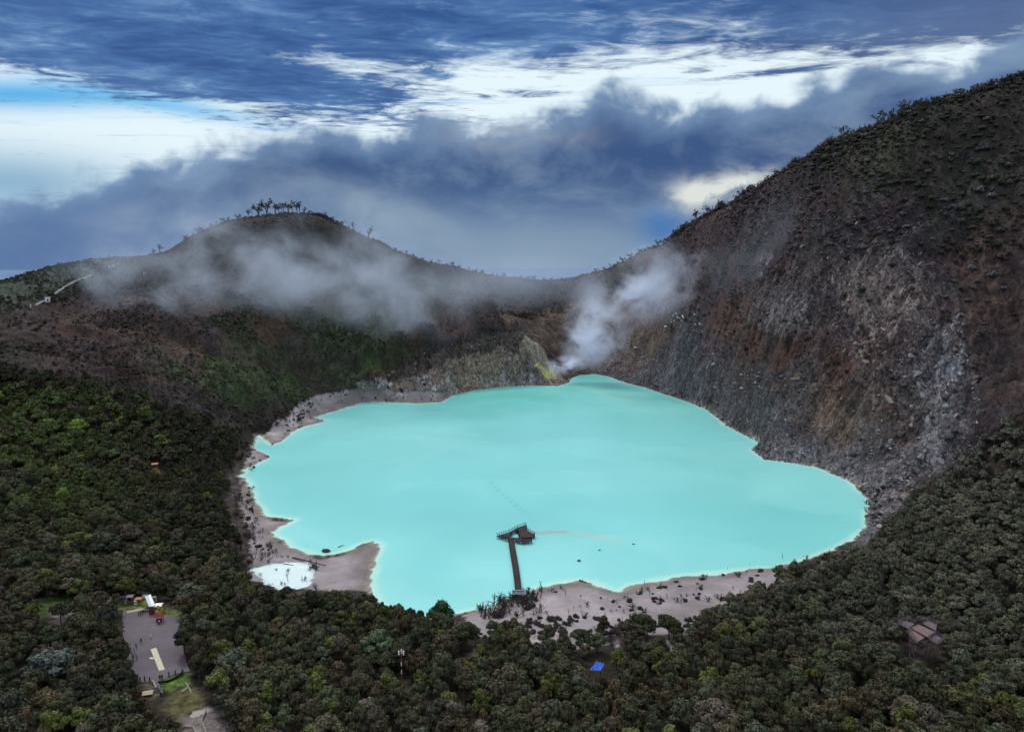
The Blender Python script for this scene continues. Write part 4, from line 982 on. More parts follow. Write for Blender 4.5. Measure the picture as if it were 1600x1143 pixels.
# ------------------------------------------------------------------ trees on the rim against the sky
RT = [ridge_tree_parts(1300 + i, lf) for i, lf in enumerate((0.0, 0.08, 0.4, 0.6, 0.75, 0.6))]
def ridge_at(a):
    """crest of the ground in the direction of one column of the photograph"""
    ys = np.linspace(330, 1080, 1500); rx, ry, rz = ray(a, 350); xs = rx / ry * ys; zs = ground(xs, ys)
    _, pp, _ = project(xs, ys, zs); i = int(np.argmin(pp)); return float(xs[i]), float(ys[i]) - 0.5, float(zs[i])
def rtree(a, hpx, kind, label, group=None, wide=1.0):
    x_, y_, z_ = ridge_at(a); z_ = float(ground(x_, y_)); dpt = float(project(x_, y_, z_)[2]); h = hpx * dpt / FP * 1.38
    rg = np.random.default_rng(int(a * 10)); e = empty('rim_tree', (x_, y_, z_), rg.random() * 6.28, (h * wide * 1.15, h * wide * 1.15, h))
    tag(e, label, 'tree', group); tr, cr = RT[kind]; link('trunk', tr, e)
    if kind > 1: c_ = link('crown', cr, e); c_['tint'] = [0.040, 0.040, 0.034]
for a, h, k, l in [(388,13,4,'low spreading tree left of the clump on the left hilltop'),(405,20,3,'leftmost tall slender tree standing free on the left hilltop'),(419,23,3,'tallest flat topped tree on the left hilltop'),
    (476,12,1,'bare twiggy tree at the right end of the left hilltop clump'),(510,11,0,'thin bare tree alone right of the hilltop clump'),(552,15,0,'bare upright dead tree on the shoulder right of the left hill'),
    (575,18,1,'leaning bare forked tree right of the left hill shoulder'),(246,14,4,'round misty tree on the low ridge left of the hill'),(238,9,3,'small tree at the left of the round misty tree on the low ridge'),
    (1361,25,2,'wide flat topped tree on the middle of the right ridge'),(1378,20,3,'tree just right of the wide flat topped one on the right ridge'),(1310,22,2,'tall slender tree standing free on the right ridge'),
    (1283,20,1,'bare round crowned tree on the right ridge'),(1400,22,4,'dark dense tree where the right ridge woods begin'),(1088,16,3,'tree at the lower part of the right ridge beside the bright cloud'),
    (1105,15,4,'leafy tree right above the bright cloud on the right ridge'),(1124,13,3,'third leafy tree of the group on the lower right ridge'),(1028,11,3,'small dark tree low on the right ridge'),(1066,10,0,'thin bare stem low on the right ridge')]:
    rtree(a, h, k, l, None, 1.2 if k in (2,) else 0.85)
rg = np.random.default_rng(77)
for a in (430,437,445,451,457,465,470): rtree(a, rg.uniform(13, 19), int(rg.integers(2, 6)), 'tall slender flat topped tree inside the clump on the left hilltop', 'trees in the left hilltop clump', 0.8)
for a in np.linspace(1412, 1600, 24): rtree(a + rg.uniform(-5, 5), rg.uniform(7, 15), int(rg.integers(2, 6)), 'dark tree in the row along the top of the right ridge', 'trees along the top of the right ridge', 1.1)
for a in np.linspace(1145, 1275, 16): rtree(a + rg.uniform(-4, 4), rg.uniform(6, 11), int(rg.integers(1, 5)), 'small tree in the loose row halfway up the right ridge', 'small trees halfway up the right ridge', 1.2)
for a in np.linspace(1318, 1350, 7): rtree(a + rg.uniform(-2, 2), rg.uniform(6, 12), 0, 'thin bare stem between the larger trees of the right ridge', 'bare stems on the right ridge')
for a in np.linspace(930, 1080, 14): rtree(a + rg.uniform(-4, 4), rg.uniform(4, 8), int(rg.integers(0, 5)), 'tiny tree on the lowest part of the right ridge', 'tiny trees low on the right ridge', 1.3)
for a in np.linspace(590, 860, 24): rtree(a + rg.uniform(-4, 4), rg.uniform(3.5, 7), int(rg.integers(0, 6)), 'tiny tree on the back ridge between the two hills', 'tiny trees on the back ridge', 1.4)
for a in np.linspace(290, 380, 11): rtree(a + rg.uniform(-4, 4), rg.uniform(5, 9), int(rg.integers(1, 6)), 'small misty tree on the left flank of the left hill', 'small trees on the left hill flank', 1.3)
for a in np.linspace(482, 548, 8): rtree(a + rg.uniform(-3, 3), rg.uniform(4, 8), int(rg.integers(0, 5)), 'small tree on the hill crest right of the hilltop clump', 'small trees on the hill crest', 1.3)

# ------------------------------------------------------------------ mist and steam (volumes with a little added glow)
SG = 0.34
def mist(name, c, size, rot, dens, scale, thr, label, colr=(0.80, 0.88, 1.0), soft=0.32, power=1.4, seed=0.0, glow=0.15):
    mb = MB(); ball(mb, (0, 0, 0), 1, 1, 1, 0, 20, 12)
    m = bpy.data.materials.new(name); m.use_nodes = True; t = NT(m.node_tree); t.n.clear()
    oc = t.new('ShaderNodeTexCoord').outputs['Object']; p = t.new('ShaderNodeNewGeometry').outputs['Position']
    r = t.new('ShaderNodeVectorMath', operation='LENGTH', inp={0: oc}).outputs['Value']
    pos = t.new('ShaderNodeMapping', inp={'Vector': p, 'Location': (seed, seed * 2, 0), 'Scale': (1, 1, 1.25)}).outputs[0]
    nz = t.noise(pos, scale, 7, 0.64, 0.35)
    fall = t.math('POWER', t.math('SUBTRACT', 1.0, r, clamp=True), power)
    d = t.math('MULTIPLY', t.math('MULTIPLY', t.mapr(nz, thr, thr + soft), fall), dens)
    v = t.new('ShaderNodeVolumePrincipled', inp={'Color': (*colr, 1), 'Density': d, 'Anisotropy': 0.0, 'Emission Strength': t.math('MULTIPLY', d, SG if name == 'steam' else glow), 'Emission Color': (0.55, 0.72, 1.0, 1), 'Density Attribute': ''})  # added emission stands in for skylight scattered many times in the vapour
    t.l.new(v.outputs[0], t.new('ShaderNodeOutputMaterial').inputs['Volume'])
    m.cycles.volume_sampling = 'MULTIPLE_IMPORTANCE'; m.cycles.volume_step_rate = 1.0
    me = mb.mesh(name, [m]); o = link(name, me); o.location = c; o.scale = size; o.rotation_euler = rot
    tag(o, label, name, kind='stuff')
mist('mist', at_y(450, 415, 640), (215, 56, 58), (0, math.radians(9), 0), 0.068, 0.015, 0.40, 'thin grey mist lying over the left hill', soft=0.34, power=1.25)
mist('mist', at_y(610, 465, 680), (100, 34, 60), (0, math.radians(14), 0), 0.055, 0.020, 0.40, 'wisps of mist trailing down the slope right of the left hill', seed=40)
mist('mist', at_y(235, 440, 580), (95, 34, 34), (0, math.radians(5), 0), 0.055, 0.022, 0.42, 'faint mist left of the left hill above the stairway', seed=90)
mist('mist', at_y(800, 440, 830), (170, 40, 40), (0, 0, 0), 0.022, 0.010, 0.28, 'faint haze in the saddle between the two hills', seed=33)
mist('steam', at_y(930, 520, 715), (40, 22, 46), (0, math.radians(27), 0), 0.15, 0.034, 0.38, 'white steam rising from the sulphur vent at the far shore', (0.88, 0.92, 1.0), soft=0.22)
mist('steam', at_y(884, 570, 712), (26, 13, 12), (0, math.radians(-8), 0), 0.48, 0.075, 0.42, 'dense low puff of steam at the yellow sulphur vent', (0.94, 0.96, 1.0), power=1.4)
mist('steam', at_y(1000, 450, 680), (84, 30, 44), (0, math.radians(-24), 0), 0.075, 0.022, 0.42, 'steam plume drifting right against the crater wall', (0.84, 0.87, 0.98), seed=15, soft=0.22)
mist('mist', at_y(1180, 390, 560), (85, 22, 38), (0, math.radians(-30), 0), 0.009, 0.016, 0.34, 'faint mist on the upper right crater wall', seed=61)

# ------------------------------------------------------------------ built things
PLANK = flat_mat('weathered_planks', (0.048, 0.034, 0.037), 0.9, 0.45, 2.2)
WOODM = flat_mat('grey_mauve_timber', (0.13, 0.10, 0.115), 0.9, 0.45, 1.5)
DECKP = flat_mat('pinkish_deck_boards', (0.165, 0.112, 0.112), 0.9, 0.45, 1.2)
WHITE = flat_mat('white_paint', (0.80, 0.80, 0.82), 0.6, 0.05, 1.0, 0.3)
LBLUE = flat_mat('pale_blue_sheet', (0.45, 0.56, 0.70), 0.6, 0.15, 1.0, 0.3)
RED = flat_mat('red_paint', (0.42, 0.02, 0.03), 0.5, 0.1, 1.0, 0.3)
DRED = flat_mat('dark_red_canvas', (0.22, 0.02, 0.03), 0.8, 0.2, 2.0)
YEL = flat_mat('yellow_panel', (0.70, 0.45, 0.04), 0.6, 0.1, 1.0)
ORANGE = flat_mat('orange_wood', (0.42, 0.20, 0.09), 0.85, 0.3, 2.0)
BROWN = flat_mat('brown_boards', (0.16, 0.105, 0.08), 0.9, 0.3, 2.0)
DARK = flat_mat('dark_post', (0.03, 0.025, 0.028), 0.9, 0.3, 2.0)
TAN = flat_mat('tan_roof', (0.45, 0.35, 0.26), 0.9, 0.2, 1.0)
BLUE = flat_mat('blue_tarpaulin', (0.006, 0.08, 0.52), 0.5, 0.25, 1.2, 0.4)
NAVY = flat_mat('navy_print', (0.05, 0.07, 0.22), 0.7, 0.1, 1.0)
CONC = flat_mat('pale_concrete', (0.52, 0.50, 0.37), 0.95, 0.10, 0.7)
PALEW = flat_mat('pale_plaster', (0.34, 0.31, 0.29), 0.95, 0.15, 1.0)
GRAVEL = bpy.data.materials.new('grey_gravel_asphalt')

def boxv(mb, c, s, rz=0.0, mi=0, tilt=0.0):
    V = np.array([(i, j, k) for i in (-.5, .5) for j in (-.5, .5) for k in (-.5, .5)]) * np.array(s)
    if tilt: ct, st_ = math.cos(tilt), math.sin(tilt); V = V @ np.array([[1, 0, 0], [0, ct, st_], [0, -st_, ct]])
    cr, sr = math.cos(rz), math.sin(rz); V = V @ np.array([[cr, sr, 0], [-sr, cr, 0], [0, 0, 1]])
    mb.add(V + np.array(c), [(0, 1, 3, 2), (4, 6, 7, 5), (0, 4, 5, 1), (2, 3, 7, 6), (0, 2, 6, 4), (1, 5, 7, 3)], None, mi)
def bar(mb, a, b_, r, seg=5): limb(mb, a, b_, r, r, 0, seg, 0, None, 1.0, 1)
def part(name, mb, mat, parent): 
    o = link(name, mb.mesh(name, mat if isinstance(mat, list) else [mat]), parent); return o
def local(e, p): return np.array(p, float) - np.array(e.location)
def prism(mb, pts, z0, z1):
    """closed slab over a polygon (fan from its middle)"""
    n = len(pts); c = np.mean(pts, 0)
    V = [(p[0], p[1], z1) for p in pts] + [(p[0], p[1], z0) for p in pts] + [(c[0], c[1], z1), (c[0], c[1], z0)]
    F = []
    ar = sum(pts[i][0] * pts[(i + 1) % n][1] - pts[(i + 1) % n][0] * pts[i][1] for i in range(n))
    for i in range(n):
        j = (i + 1) % n
        a, b_ = (i, j) if ar > 0 else (j, i)
        F += [(a, b_, 2 * n, 2 * n), (b_ + n, a + n, 2 * n + 1, 2 * n + 1), (a + n, b_ + n, b_, a)]
    mb.add(V, [f for f in F if f[2] != f[3]])
    tr = [f[:3] for f in F if f[2] == f[3]]
    for f in tr:                                                # triangles as thin quads with a mid point
        v = [np.array(V[k]) for k in f]; m = (v[1] + v[2]) / 2
        mb.add([v[0], v[1], m, v[2]], [(0, 1, 2, 3)])

# pier -----------------------------------------------------------
pz = 1.0
path = [np.array(on_z(a, b_, pz)) for a, b_ in ((798.5,842), (800,853), (802.5,868), (805.5,885), (808,903), (809.5,918), (810.5,932), (811,940))]
e = empty('pier', (path[-1][0], path[-1][1], 0.4)); tag(e, 'dark timber pier reaching from the beach into the turquoise lake', 'pier')
mb = MB(); rail = MB(); post = MB()
for A_, B_ in zip(path[:-1], path[1:]):
    L = np.linalg.norm(B_ - A_); dr = (B_ - A_) / L; nrm = np.array((-dr[1], dr[0], 0)); rz = math.atan2(dr[1], dr[0]); k = int(L / 0.42)
    for i in range(k):
        c = A_ + dr * (i + .5) * L / k; boxv(mb, local(e, c) + (0, 0, 0.01 * ((i * 7) % 3)), (0.37, 2.2 + 0.08 * ((i * 5) % 3), 0.07), rz)
    for s_ in (-1, 1):
        bar(rail, local(e, A_ + nrm * s_ * 1.12 + (0, 0, 0.75)), local(e, B_ + nrm * s_ * 1.12 + (0, 0, 0.75)), 0.06)
        for i in range(int(L / 1.8) + 1):
            c = A_ + dr * i * 1.8 + nrm * s_ * 1.12; bar(post, local(e, c - (0, 0, 2.2)), local(e, c + (0, 0, 0.85)), 0.07)
part('walkway', mb, PLANK, e); part('railing', rail, PLANK, e); part('posts', post, DARK, e)['kind'] = 'stuff'
DK = [[(776.5,836.6),(796,830.5),(809,823.5),(821.5,819.5),(823.5,828.0),(814,828.6),(808,828),(799,832.2),(796,837.6),(778,838.2)],
      [(808.5,829),(814,828.8),(823.5,828.2),(830,831),(835.5,834.5),(834.5,838),(822,839),(812,839.2),(810.5,834)],
      [(782,838.4),(797,838.6),(812,839.6),(812,842),(797,842.4),(786,840)],
      [(804,842.2),(812,842.4),(822,841),(829.5,841),(831,844.6),(817,846.4),(806,844.6)]]
for i, pg in enumerate(DK):
    w = [on_z(a, b_, pz + 0.1 + 0.06 * i)[:2] for a, b_ in pg]; mb = MB(); loc = [(p[0] - e.location[0], p[1] - e.location[1]) for p in w]
    prism(mb, loc, pz - 0.15 + 0.06 * i - e.location[2], pz + 0.1 + 0.06 * i - e.location[2]); part('deck', mb, PLANK, e)
for run in ([(776.5,836.6),(796,830.5),(809,823.5),(821.5,819.5)], [(821.5,819.5),(823.5,828),(835.5,834.5),(834.5,838)], [(776.5,837.5),(786,840),(797,842.4)], [(812,844.5),(817,846.4),(831,844.6),(830,841)], [(808,828.4),(810.5,834),(812,839)]):
    w = [np.array(on_z(a, b_, pz + 0.1)) for a, b_ in run]; rail = MB(); post = MB()
    for A_, B_ in zip(w[:-1], w[1:]):
        L = np.linalg.norm(B_ - A_)
        for h in (0.55, 1.0): bar(rail, local(e, A_ + (0, 0, h)), local(e, B_ + (0, 0, h)), 0.05)
        for k in range(int(L / 1.3) + 1):
            c = A_ + (B_ - A_) * min(1, k * 1.3 / L); bar(post, local(e, c - (0, 0, 2.0)), local(e, c + (0, 0, 1.35)), 0.09)
    rr = part('railing', rail, DARK, e); part('posts', post, DARK, rr)
# banner over the pier entrance
bx, by, _ = on_z(812, 934, 0.8); e = empty('banner', (bx, by, 0.6)); tag(e, 'white banner with dark blue print across the shore end of the pier', 'banner')
mb = MB()
for s_ in (-2.6, 2.3): bar(mb, (s_, 0, -0.4), (s_, 0, 3.4), 0.09)
part('posts', mb, DARK, e)
mb = MB(); boxv(mb, (-0.15, -0.1, 2.55), (4.9, 0.06, 1.7)); sh_ = part('sheet', mb, WHITE, e)
mb = MB(); boxv(mb, (-0.3, -0.14, 2.9), (3.9, 0.02, 0.28)); boxv(mb, (0.3, -0.14, 2.35), (2.6, 0.02, 0.2)); boxv(mb, (-2.3, -0.14, 2.6), (0.35, 0.02, 0.8)); part('print', mb, NAVY, sh_)

# raised timber deck in the right hand forest --------------------------
tz = 14.0
cxy = on_z(1441, 986, tz); e = empty('viewing_deck', (cxy[0], cxy[1], float(ground(cxy[0], cxy[1])))); tag(e, 'pinkish timber viewing deck on tall lattice legs above the forest', 'viewing deck')
def deckpoly(pg, z, mat, name, fence=()):
    w = [on_z(a, b_, z) for a, b_ in pg]; mb = MB(); prism(mb, [(p[0] - e.location[0], p[1] - e.location[1]) for p in w], z - 0.25 - e.location[2], z - e.location[2])
    o = part(name, mb, mat, e)
    for i in fence:
        A_ = np.array(w[i]); B_ = np.array(w[(i + 1) % len(w)]); L = np.linalg.norm(B_ - A_); mb = MB(); n = max(2, int(L / 0.9))
        for h in (0.1, 0.6, 1.15): bar(mb, local(e, A_ + (0, 0, h)), local(e, B_ + (0, 0, h)), 0.05)
        for k in range(n + 1): bar(mb, local(e, A_ + (B_ - A_) * k / n), local(e, A_ + (B_ - A_) * k / n + (0, 0, 1.3)), 0.055)
        for k in range(0, n, 1): bar(mb, local(e, A_ + (B_ - A_) * k / n + (0, 0, 0.1)), local(e, A_ + (B_ - A_) * (k + 1) / n + (0, 0, 1.15)), 0.035)
        part('railing', mb, WOODM, o)
    return w
main = deckpoly([(1423.6,980),(1434.9,974.8),(1462,986.8),(1450.7,995.2)], tz + 0.5, DECKP, 'upper_deck')
low = deckpoly([(1419.8,988.6),(1423.4,981),(1444.8,995.4),(1432.6,1002.4)], tz, DECKP, 'front_deck', (0, 3))
wl = deckpoly([(1402.6,973.5),(1413.5,968.8),(1428.5,973.4),(1420.6,982)], tz, WOODM, 'wing_deck', (0, 1, 3))
wr = deckpoly([(1450.7,997.4),(1462,990),(1474.7,998.5),(1465.5,1005.8)], tz, WOODM, 'wing_deck', (0, 1, 2, 3))
wb = deckpoly([(1441,972.5),(1450,968.5),(1464,975.5),(1463,985)], tz, WOODM, 'wing_deck', (0, 1, 2))
lp_ = [main[0], main[1], main[2], main[3], low[0], low[3], wl[0], wr[3], wr[2]]
for p in lp_:
    gz = float(ground(p[0], p[1])); mb = MB(); c0 = np.array((cxy[0], cxy[1], 0)); ft = np.array((p[0] + (c0[0] - p[0]) * 0.35, p[1] + (c0[1] - p[1]) * 0.35, gz - 0.3))
    bar(mb, local(e, ft), local(e, (p[0], p[1], tz - 0.2)), 0.13, 6); part('leg', mb, WOODM, e)
mb = MB(); q = [np.array(p) for p in (main[0], low[0], low[3], main[3], main[2], main[1])]
for h0, h1 in ((3, 7), (7, 11), (11, 13.6)):
    for i in range(6):
        A_, B_ = q[i], q[(i + 1) % 6]; f0 = 0.35 * (1 - h0 / 14); f1 = 0.35 * (1 - h1 / 14); c0 = np.array((cxy[0], cxy[1]))
        a2 = A_[:2] + (c0 - A_[:2]) * f0; b2 = B_[:2] + (c0 - B_[:2]) * f1; b3 = B_[:2] + (c0 - B_[:2]) * f0; a3 = A_[:2] + (c0 - A_[:2]) * f1
        bar(mb, local(e, (*a2, h0 + 0.6)), local(e, (*b2, h1)), 0.06); bar(mb, local(e, (*b3, h0 + 0.6)), local(e, (*a3, h1)), 0.06); bar(mb, local(e, (*a3, h1)), local(e, (*b2, h1)), 0.06)
part('bracing', mb, WOODM, e)

# blue tarpaulin shelter --------------------------------------------------
w = [np.array(on_z(a, b_, z_)) for a, b_, z_ in ((921.5,1046,8.0),(931.5,1032.5,9.0),(944.5,1036,9.0),(938.5,1047,8.0))]
c0 = sum(w) / 4; gz = float(ground(c0[0], c0[1])); e = empty('tarpaulin_shelter', (c0[0], c0[1], gz)); tag(e, 'bright blue tarpaulin roof on thin poles among dark trees', 'shelter')
mb = MB(); G = 10; V = []
for i in range(G + 1):
    for j in range(G + 1):
        u, v = i / G, j / G; p = (w[0] * (1 - u) + w[3] * u) * (1 - v) + (w[1] * (1 - u) + w[2] * u) * v
        p = p - (0, 0, 0.9 * 4 * u * (1 - u) * v * (1 - v) - 0.12 * math.sin(u * 14) * math.sin(v * 9)); V.append(local(e, p))
mb.add(V, [(i * (G + 1) + j, (i + 1) * (G + 1) + j, (i + 1) * (G + 1) + j + 1, i * (G + 1) + j + 1) for i in range(G) for j in range(G)])
part('tarpaulin', mb, BLUE, e)
for p in w: mb = MB(); bar(mb, local(e, (p[0], p[1], gz - 0.3)), local(e, p), 0.06); part('pole', mb, DARK, e)

# red and white mast --------------------------------------------------------
x_, y_, _ = on_z(628, 1071, 11.0); gz = float(ground(x_, y_)); e = empty('antenna_mast', (x_, y_, gz)); tag(e, 'slim red and white antenna mast standing out of the forest', 'antenna mast')
zt = at_y(628, 1014, y_)[2] - gz; hs = [zt, zt - 0.5, zt - 3.4, zt - 4.6, zt - 5.6, zt - 6.8, -0.3]; ms = [WHITE, RED, WHITE, DARK, WHITE, RED]
for i in range(6):
    mb = MB(); bar(mb, (0, 0, hs[i + 1]), (0, 0, hs[i]), 0.14, 8); part('mast_section', mb, ms[i], e)
for k in range(3):
    a = math.pi * (0.0 + k) if k < 2 else math.pi / 2; mb = MB(); boxv(mb, (math.cos(a) * 0.62, math.sin(a) * 0.62, zt - 1.0), (0.30, 0.28, 1.1)); bar(mb, (0, 0, zt - 1.0), (math.cos(a) * 0.6, math.sin(a) * 0.6, zt - 1.0), 0.05); part('antenna', mb, WHITE, e)

# car park --------------------------------------------------------------------
m = GRAVEL; m.use_nodes = True; t = NT(m.node_tree); b = t.n['Principled BSDF']; b.inputs['Roughness'].default_value = 0.95; b.inputs['Specular IOR Level'].default_value = 0.15
p = t.new('ShaderNodeNewGeometry').outputs['Position']
f = t.math('MULTIPLY', t.mapr(t.noise(p, 3.0, 5, 0.75), 0.25, 0.75, 0.72, 1.28, False), t.mapr(t.noise(p, 0.12, 4, 0.6), 0.3, 0.7, 0.86, 1.14, False))
sv = t.new('ShaderNodeVectorMath', operation='SCALE', inp={0: (0.125, 0.108, 0.122)}); t.l.new(f, sv.inputs['Scale']); t.l.new(sv.outputs[0], b.inputs['Base Color'])
def slab(name, pts, z, mat, th=0.05, **k):
    w = [on_z(a, b_, z)[:2] for a, b_ in pts]; c = np.mean(w, 0); mb = MB(); prism(mb, [(p[0] - c[0], p[1] - c[1]) for p in w], -th, 0)
    o = link(name, mb.mesh(name, [mat])); o.location = (c[0], c[1], z); return tag(o, **k)
PKZ = 12.10
slab('car_park', [(193,951),(236,956),(281,963),(286,990),(290,1030),(297,1048),(272,1052),(249,1064),(215,1064),(198,1045),(186,1028),(186,996)], PKZ, GRAVEL, 0.3, kind='structure')
slab('concrete_strip', [(235.3,1013.6),(243.9,1011),(257.7,1045),(248.5,1047.2)], PKZ + 0.05, CONC, 0.06, label='long cream concrete strip lying on the grey car park', cat='concrete slab')
w_ = [(237 + 3.8 * math.cos(k * .7), 1027.4 + 1.6 * math.sin(k * .7)) for k in range(9)]
slab('worn_patch', w_, PKZ + 0.04, CONC, 0.03, kind='structure')
slab('path', [(197,954.5),(220,949.5),(236,951),(236,954),(220,953),(199,957)], PKZ + 0.05, PALEW, 0.04, kind='structure')
slab('path', [(239.5,1064),(247,1062),(258,1092),(250,1094)], 12.55, GRAVEL, 0.4, kind='structure')
slab('path', [(256,1086),(290,1074),(292,1077),(260,1091)], 12.7, flat_mat('earth_path', (0.16, 0.12, 0.10)), 0.4, kind='structure')
slab('path', [(296,1112),(330,1105),(352,1128),(350,1160),(300,1160)], 13.6, PALEW, 0.5, kind='structure')
def wallrun(name, pts, h, th, mat, label, cat, group=None, z=None):
    P_ = [np.array(on_z(a, b_, 12.4 if z is None else z)) for a, b_ in pts]; c = P_[0]; mb = MB()
    for A_, B_ in zip(P_[:-1], P_[1:]):
        d_ = B_ - A_; L = np.linalg.norm(d_); boxv(mb, (A_ + B_) / 2 - c + (0, 0, h / 2), (L + th, th, h), math.atan2(d_[1], d_[0]))
    o = link(name, mb.mesh(name, [mat])); o.location = c; tag(o, label, cat, group)
wallrun('low_wall', [(239,1065),(245,1079),(252,1094)], 0.55, 0.25, PALEW, 'pale low wall along the left of the entrance path', 'low wall')
wallrun('low_wall', [(268,1089.5),(281,1085),(294,1075.5)], 0.6, 0.3, PALEW, 'pale low wall below the lower edge of the green lawn', 'low wall')
wallrun('low_wall', [(290.5,1068.5),(295,1076),(299.5,1085)], 0.6, 0.2, PALEW, 'short pale wall at the right corner of the lawn', 'low wall')
wallrun('low_wall', [(322,1110),(317,1122),(315,1127),(322,1145)], 0.5, 0.18, PALEW, 'thin winding pale kerb at the bottom edge clearing', 'low wall', z=13.9)
wallrun('low_wall', [(290,1136),(302,1137),(309,1150)], 0.5, 0.25, PALEW, 'pale corner wall at the very bottom of the clearing', 'low wall', z=13.9)
wallrun('hedge', [(248,1066.5),(262,1065),(276,1059),(284,1052),(285.5,1048)], 0.5, 0.35, flat_mat('dark_hedge', (0.02, 0.018, 0.012), 0.95, 0.5, 3.0), 'thin dark curved hedge line across the green lawn', 'hedge')
wallrun('low_wall', [(196,945),(197.5,938),(196.5,931)], 0.7, 0.35, flat_mat('stone_wall', (0.18, 0.165, 0.16)), 'short curved stone wall left of the booths', 'low wall', z=12.2)
# fence posts
for grp, pts_ in (('fence posts at the upper left of the car park', [(217,961.5),(220,960),(222.5,958.5),(225,957),(227.5,955.5),(230,954.5),(233,953.5)]), ('posts at the lower edge of the car park', [(219,1064),(226,1062.5),(234,1064.5),(264,1056),(274,1053.5)])):
    for a, b_ in pts_:
        x_, y_, _ = on_z(a, b_, 12.1); mb = MB(); boxv(mb, (0, 0, 0.6), (0.22, 0.22, 1.2)); boxv(mb, (0, 0, 1.23), (0.28, 0.28, 0.08)); o = link('post', mb.mesh('post', [DARK])); o.location = (x_, y_, 12.1)
        tag(o, 'short dark post, one of the %s' % grp, 'post', grp)
# long white canopy
A_ = np.array(on_z(239, 959, 12.1)); B_ = np.array(on_z(232, 942, 12.1)); e = empty('canopy', A_, math.atan2((B_ - A_)[1], (B_ - A_)[0])); L = np.linalg.norm(B_ - A_)
tag(e, 'long narrow white canopy roof at the head of the car park', 'canopy')
mb = MB(); boxv(mb, (L / 2, -0.35, 2.75), (L, 0.9, 0.08), 0, 0, -0.35); part('roof', mb, WHITE, e)
mb = MB(); boxv(mb, (L / 2, 0.55, 2.7), (L, 0.9, 0.08), 0, 0, 0.4); part('roof', mb, LBLUE, e)
for k in range(4):
    mb = MB(); bar(mb, (L * (0.05 + 0.3 * k), 0.1, 0), (L * (0.05 + 0.3 * k), 0.1, 2.6), 0.07); part('post', mb, DARK, e)
mb = MB(); boxv(mb, (0.5, 0.3, 0.9), (1.0, 1.3, 1.8)); part('counter', mb, DRED, e)
def board(name, a, b_, z, wd_, hh, mat, label, cat, rz=0, lift=0.8, stripes=None, smat=None):
    x_, y_, _ = on_z(a, b_, z); e = empty(name, (x_, y_, z), rz); tag(e, label, cat); mb = MB()
    for s_ in (-1, 1): bar(mb, (s_ * wd_ * 0.42, 0, -0.3), (s_ * wd_ * 0.42, 0, lift + hh), 0.06)
    part('posts', mb, DARK, e); mb = MB(); boxv(mb, (0, -0.08, lift + hh / 2), (wd_, 0.07, hh)); pn = part('panel', mb, mat, e)
    if stripes:
        mb = MB()
        for zz, w2, h2 in stripes: boxv(mb, (0, -0.13, lift + zz), (w2, 0.02, h2))
        part('print', mb, smat, pn)
board('sign_board', 227.5, 938, 12.1, 1.7, 1.3, LBLUE, 'pale blue sign board left of the long white canopy', 'sign', 0.25)
board('sign_board', 281.5, 955, 12.3, 1.6, 0.5, PALEW, 'flat grey white sign beside the trees right of the booths', 'sign', 0.1, 1.0)
board('sign_board', 293.5, 952, 12.5, 0.8, 0.7, WHITE, 'small white sign in the trees at the upper right of the car park', 'sign', 0, 2.4)
def booth(a, b_, z, wd_, dp, hh, wall, roof, label, rz=0.0, over=0.3, flat_=0.35, name='booth', cat='booth', open_=False):
    x_, y_, _ = on_z(a, b_, z); e = empty(name, (x_, y_, z), rz); tag(e, label, cat)
    mb = MB()
    if open_:
        for sx in (-1, 1):
            for sy in (-1, 1): bar(mb, (sx * wd_ * .45, sy * dp * .45, -0.3), (sx * wd_ * .45, sy * dp * .45, hh), 0.09)
        part('posts', mb, wall, e)
    else:
        for sx in (-1, 1): boxv(mb, (sx * (wd_ / 2 - 0.05), 0, hh / 2 - .1), (0.1, dp, hh + .2))
        boxv(mb, (0, dp / 2 - 0.05, hh / 2), (wd_ - 0.22, 0.1, hh)); boxv(mb, (0, -dp / 2 + 0.05, hh * 0.2), (wd_ - 0.22, 0.1, hh * 0.4)); boxv(mb, (0, -dp / 2 + 0.05, hh * 0.93), (wd_ - 0.22, 0.1, hh * 0.14))
        part('wall', mb, wall, e)
    mb = MB(); s_ = dp / 2 + over
    for sy in (-1, 1):
        V = [(-wd_/2-over, 0, hh+flat_), (wd_/2+over, 0, hh+flat_), (wd_/2+over, sy*s_, hh), (-wd_/2-over, sy*s_, hh)]; V += [(q[0], q[1], q[2] - 0.08) for q in V]
        mb.add(V, [(0, 1, 2, 3), (7, 6, 5, 4), (3, 2, 6, 7), (0, 3, 7, 4), (1, 5, 6, 2)] if sy < 0 else [(0, 3, 2, 1), (4, 5, 6, 7), (3, 7, 6, 2), (0, 4, 7, 3), (1, 2, 6, 5)])
    part('roof', mb, roof, e); return e
booth(205, 941, 12.1, 1.5, 1.4, 2.3, BROWN, flat_mat('mauve_roof', (0.22, 0.17, 0.19)), 'dark mauve booth at the upper left corner of the car park')
booth(218, 942, 12.1, 1.5, 1.2, 1.7, ORANGE, ORANGE, 'small orange brown kiosk beside the mauve booth')
booth(212.5, 943.5, 12.1, 0.7, 0.6, 1.2, WHITE, WHITE, 'tiny white cabinet between the mauve booth and orange kiosk', over=0.05, flat_=0.1)
e = booth(248.5, 955.5, 12.1, 1.8, 1.8, 2.4, YEL, WHITE, 'yellow fronted booth with a white roof at the car park head', 0.1)
mb = MB(); boxv(mb, (0.35, -1.3, 2.2), (0.9, 0.06, 1.1)); part('panel', mb, YEL, e); mb = MB(); boxv(mb, (-0.1, -1.05, 0.8), (0.8, 0.06, 1.0)); part('panel', mb, LBLUE, e)
e = booth(250, 970, 12.1, 1.7, 1.5, 2.0, DRED, flat_mat('red_canopy', (0.17, 0.014, 0.022)), 'dark red canopied stall below the yellow booth', 0.1, open_=True)
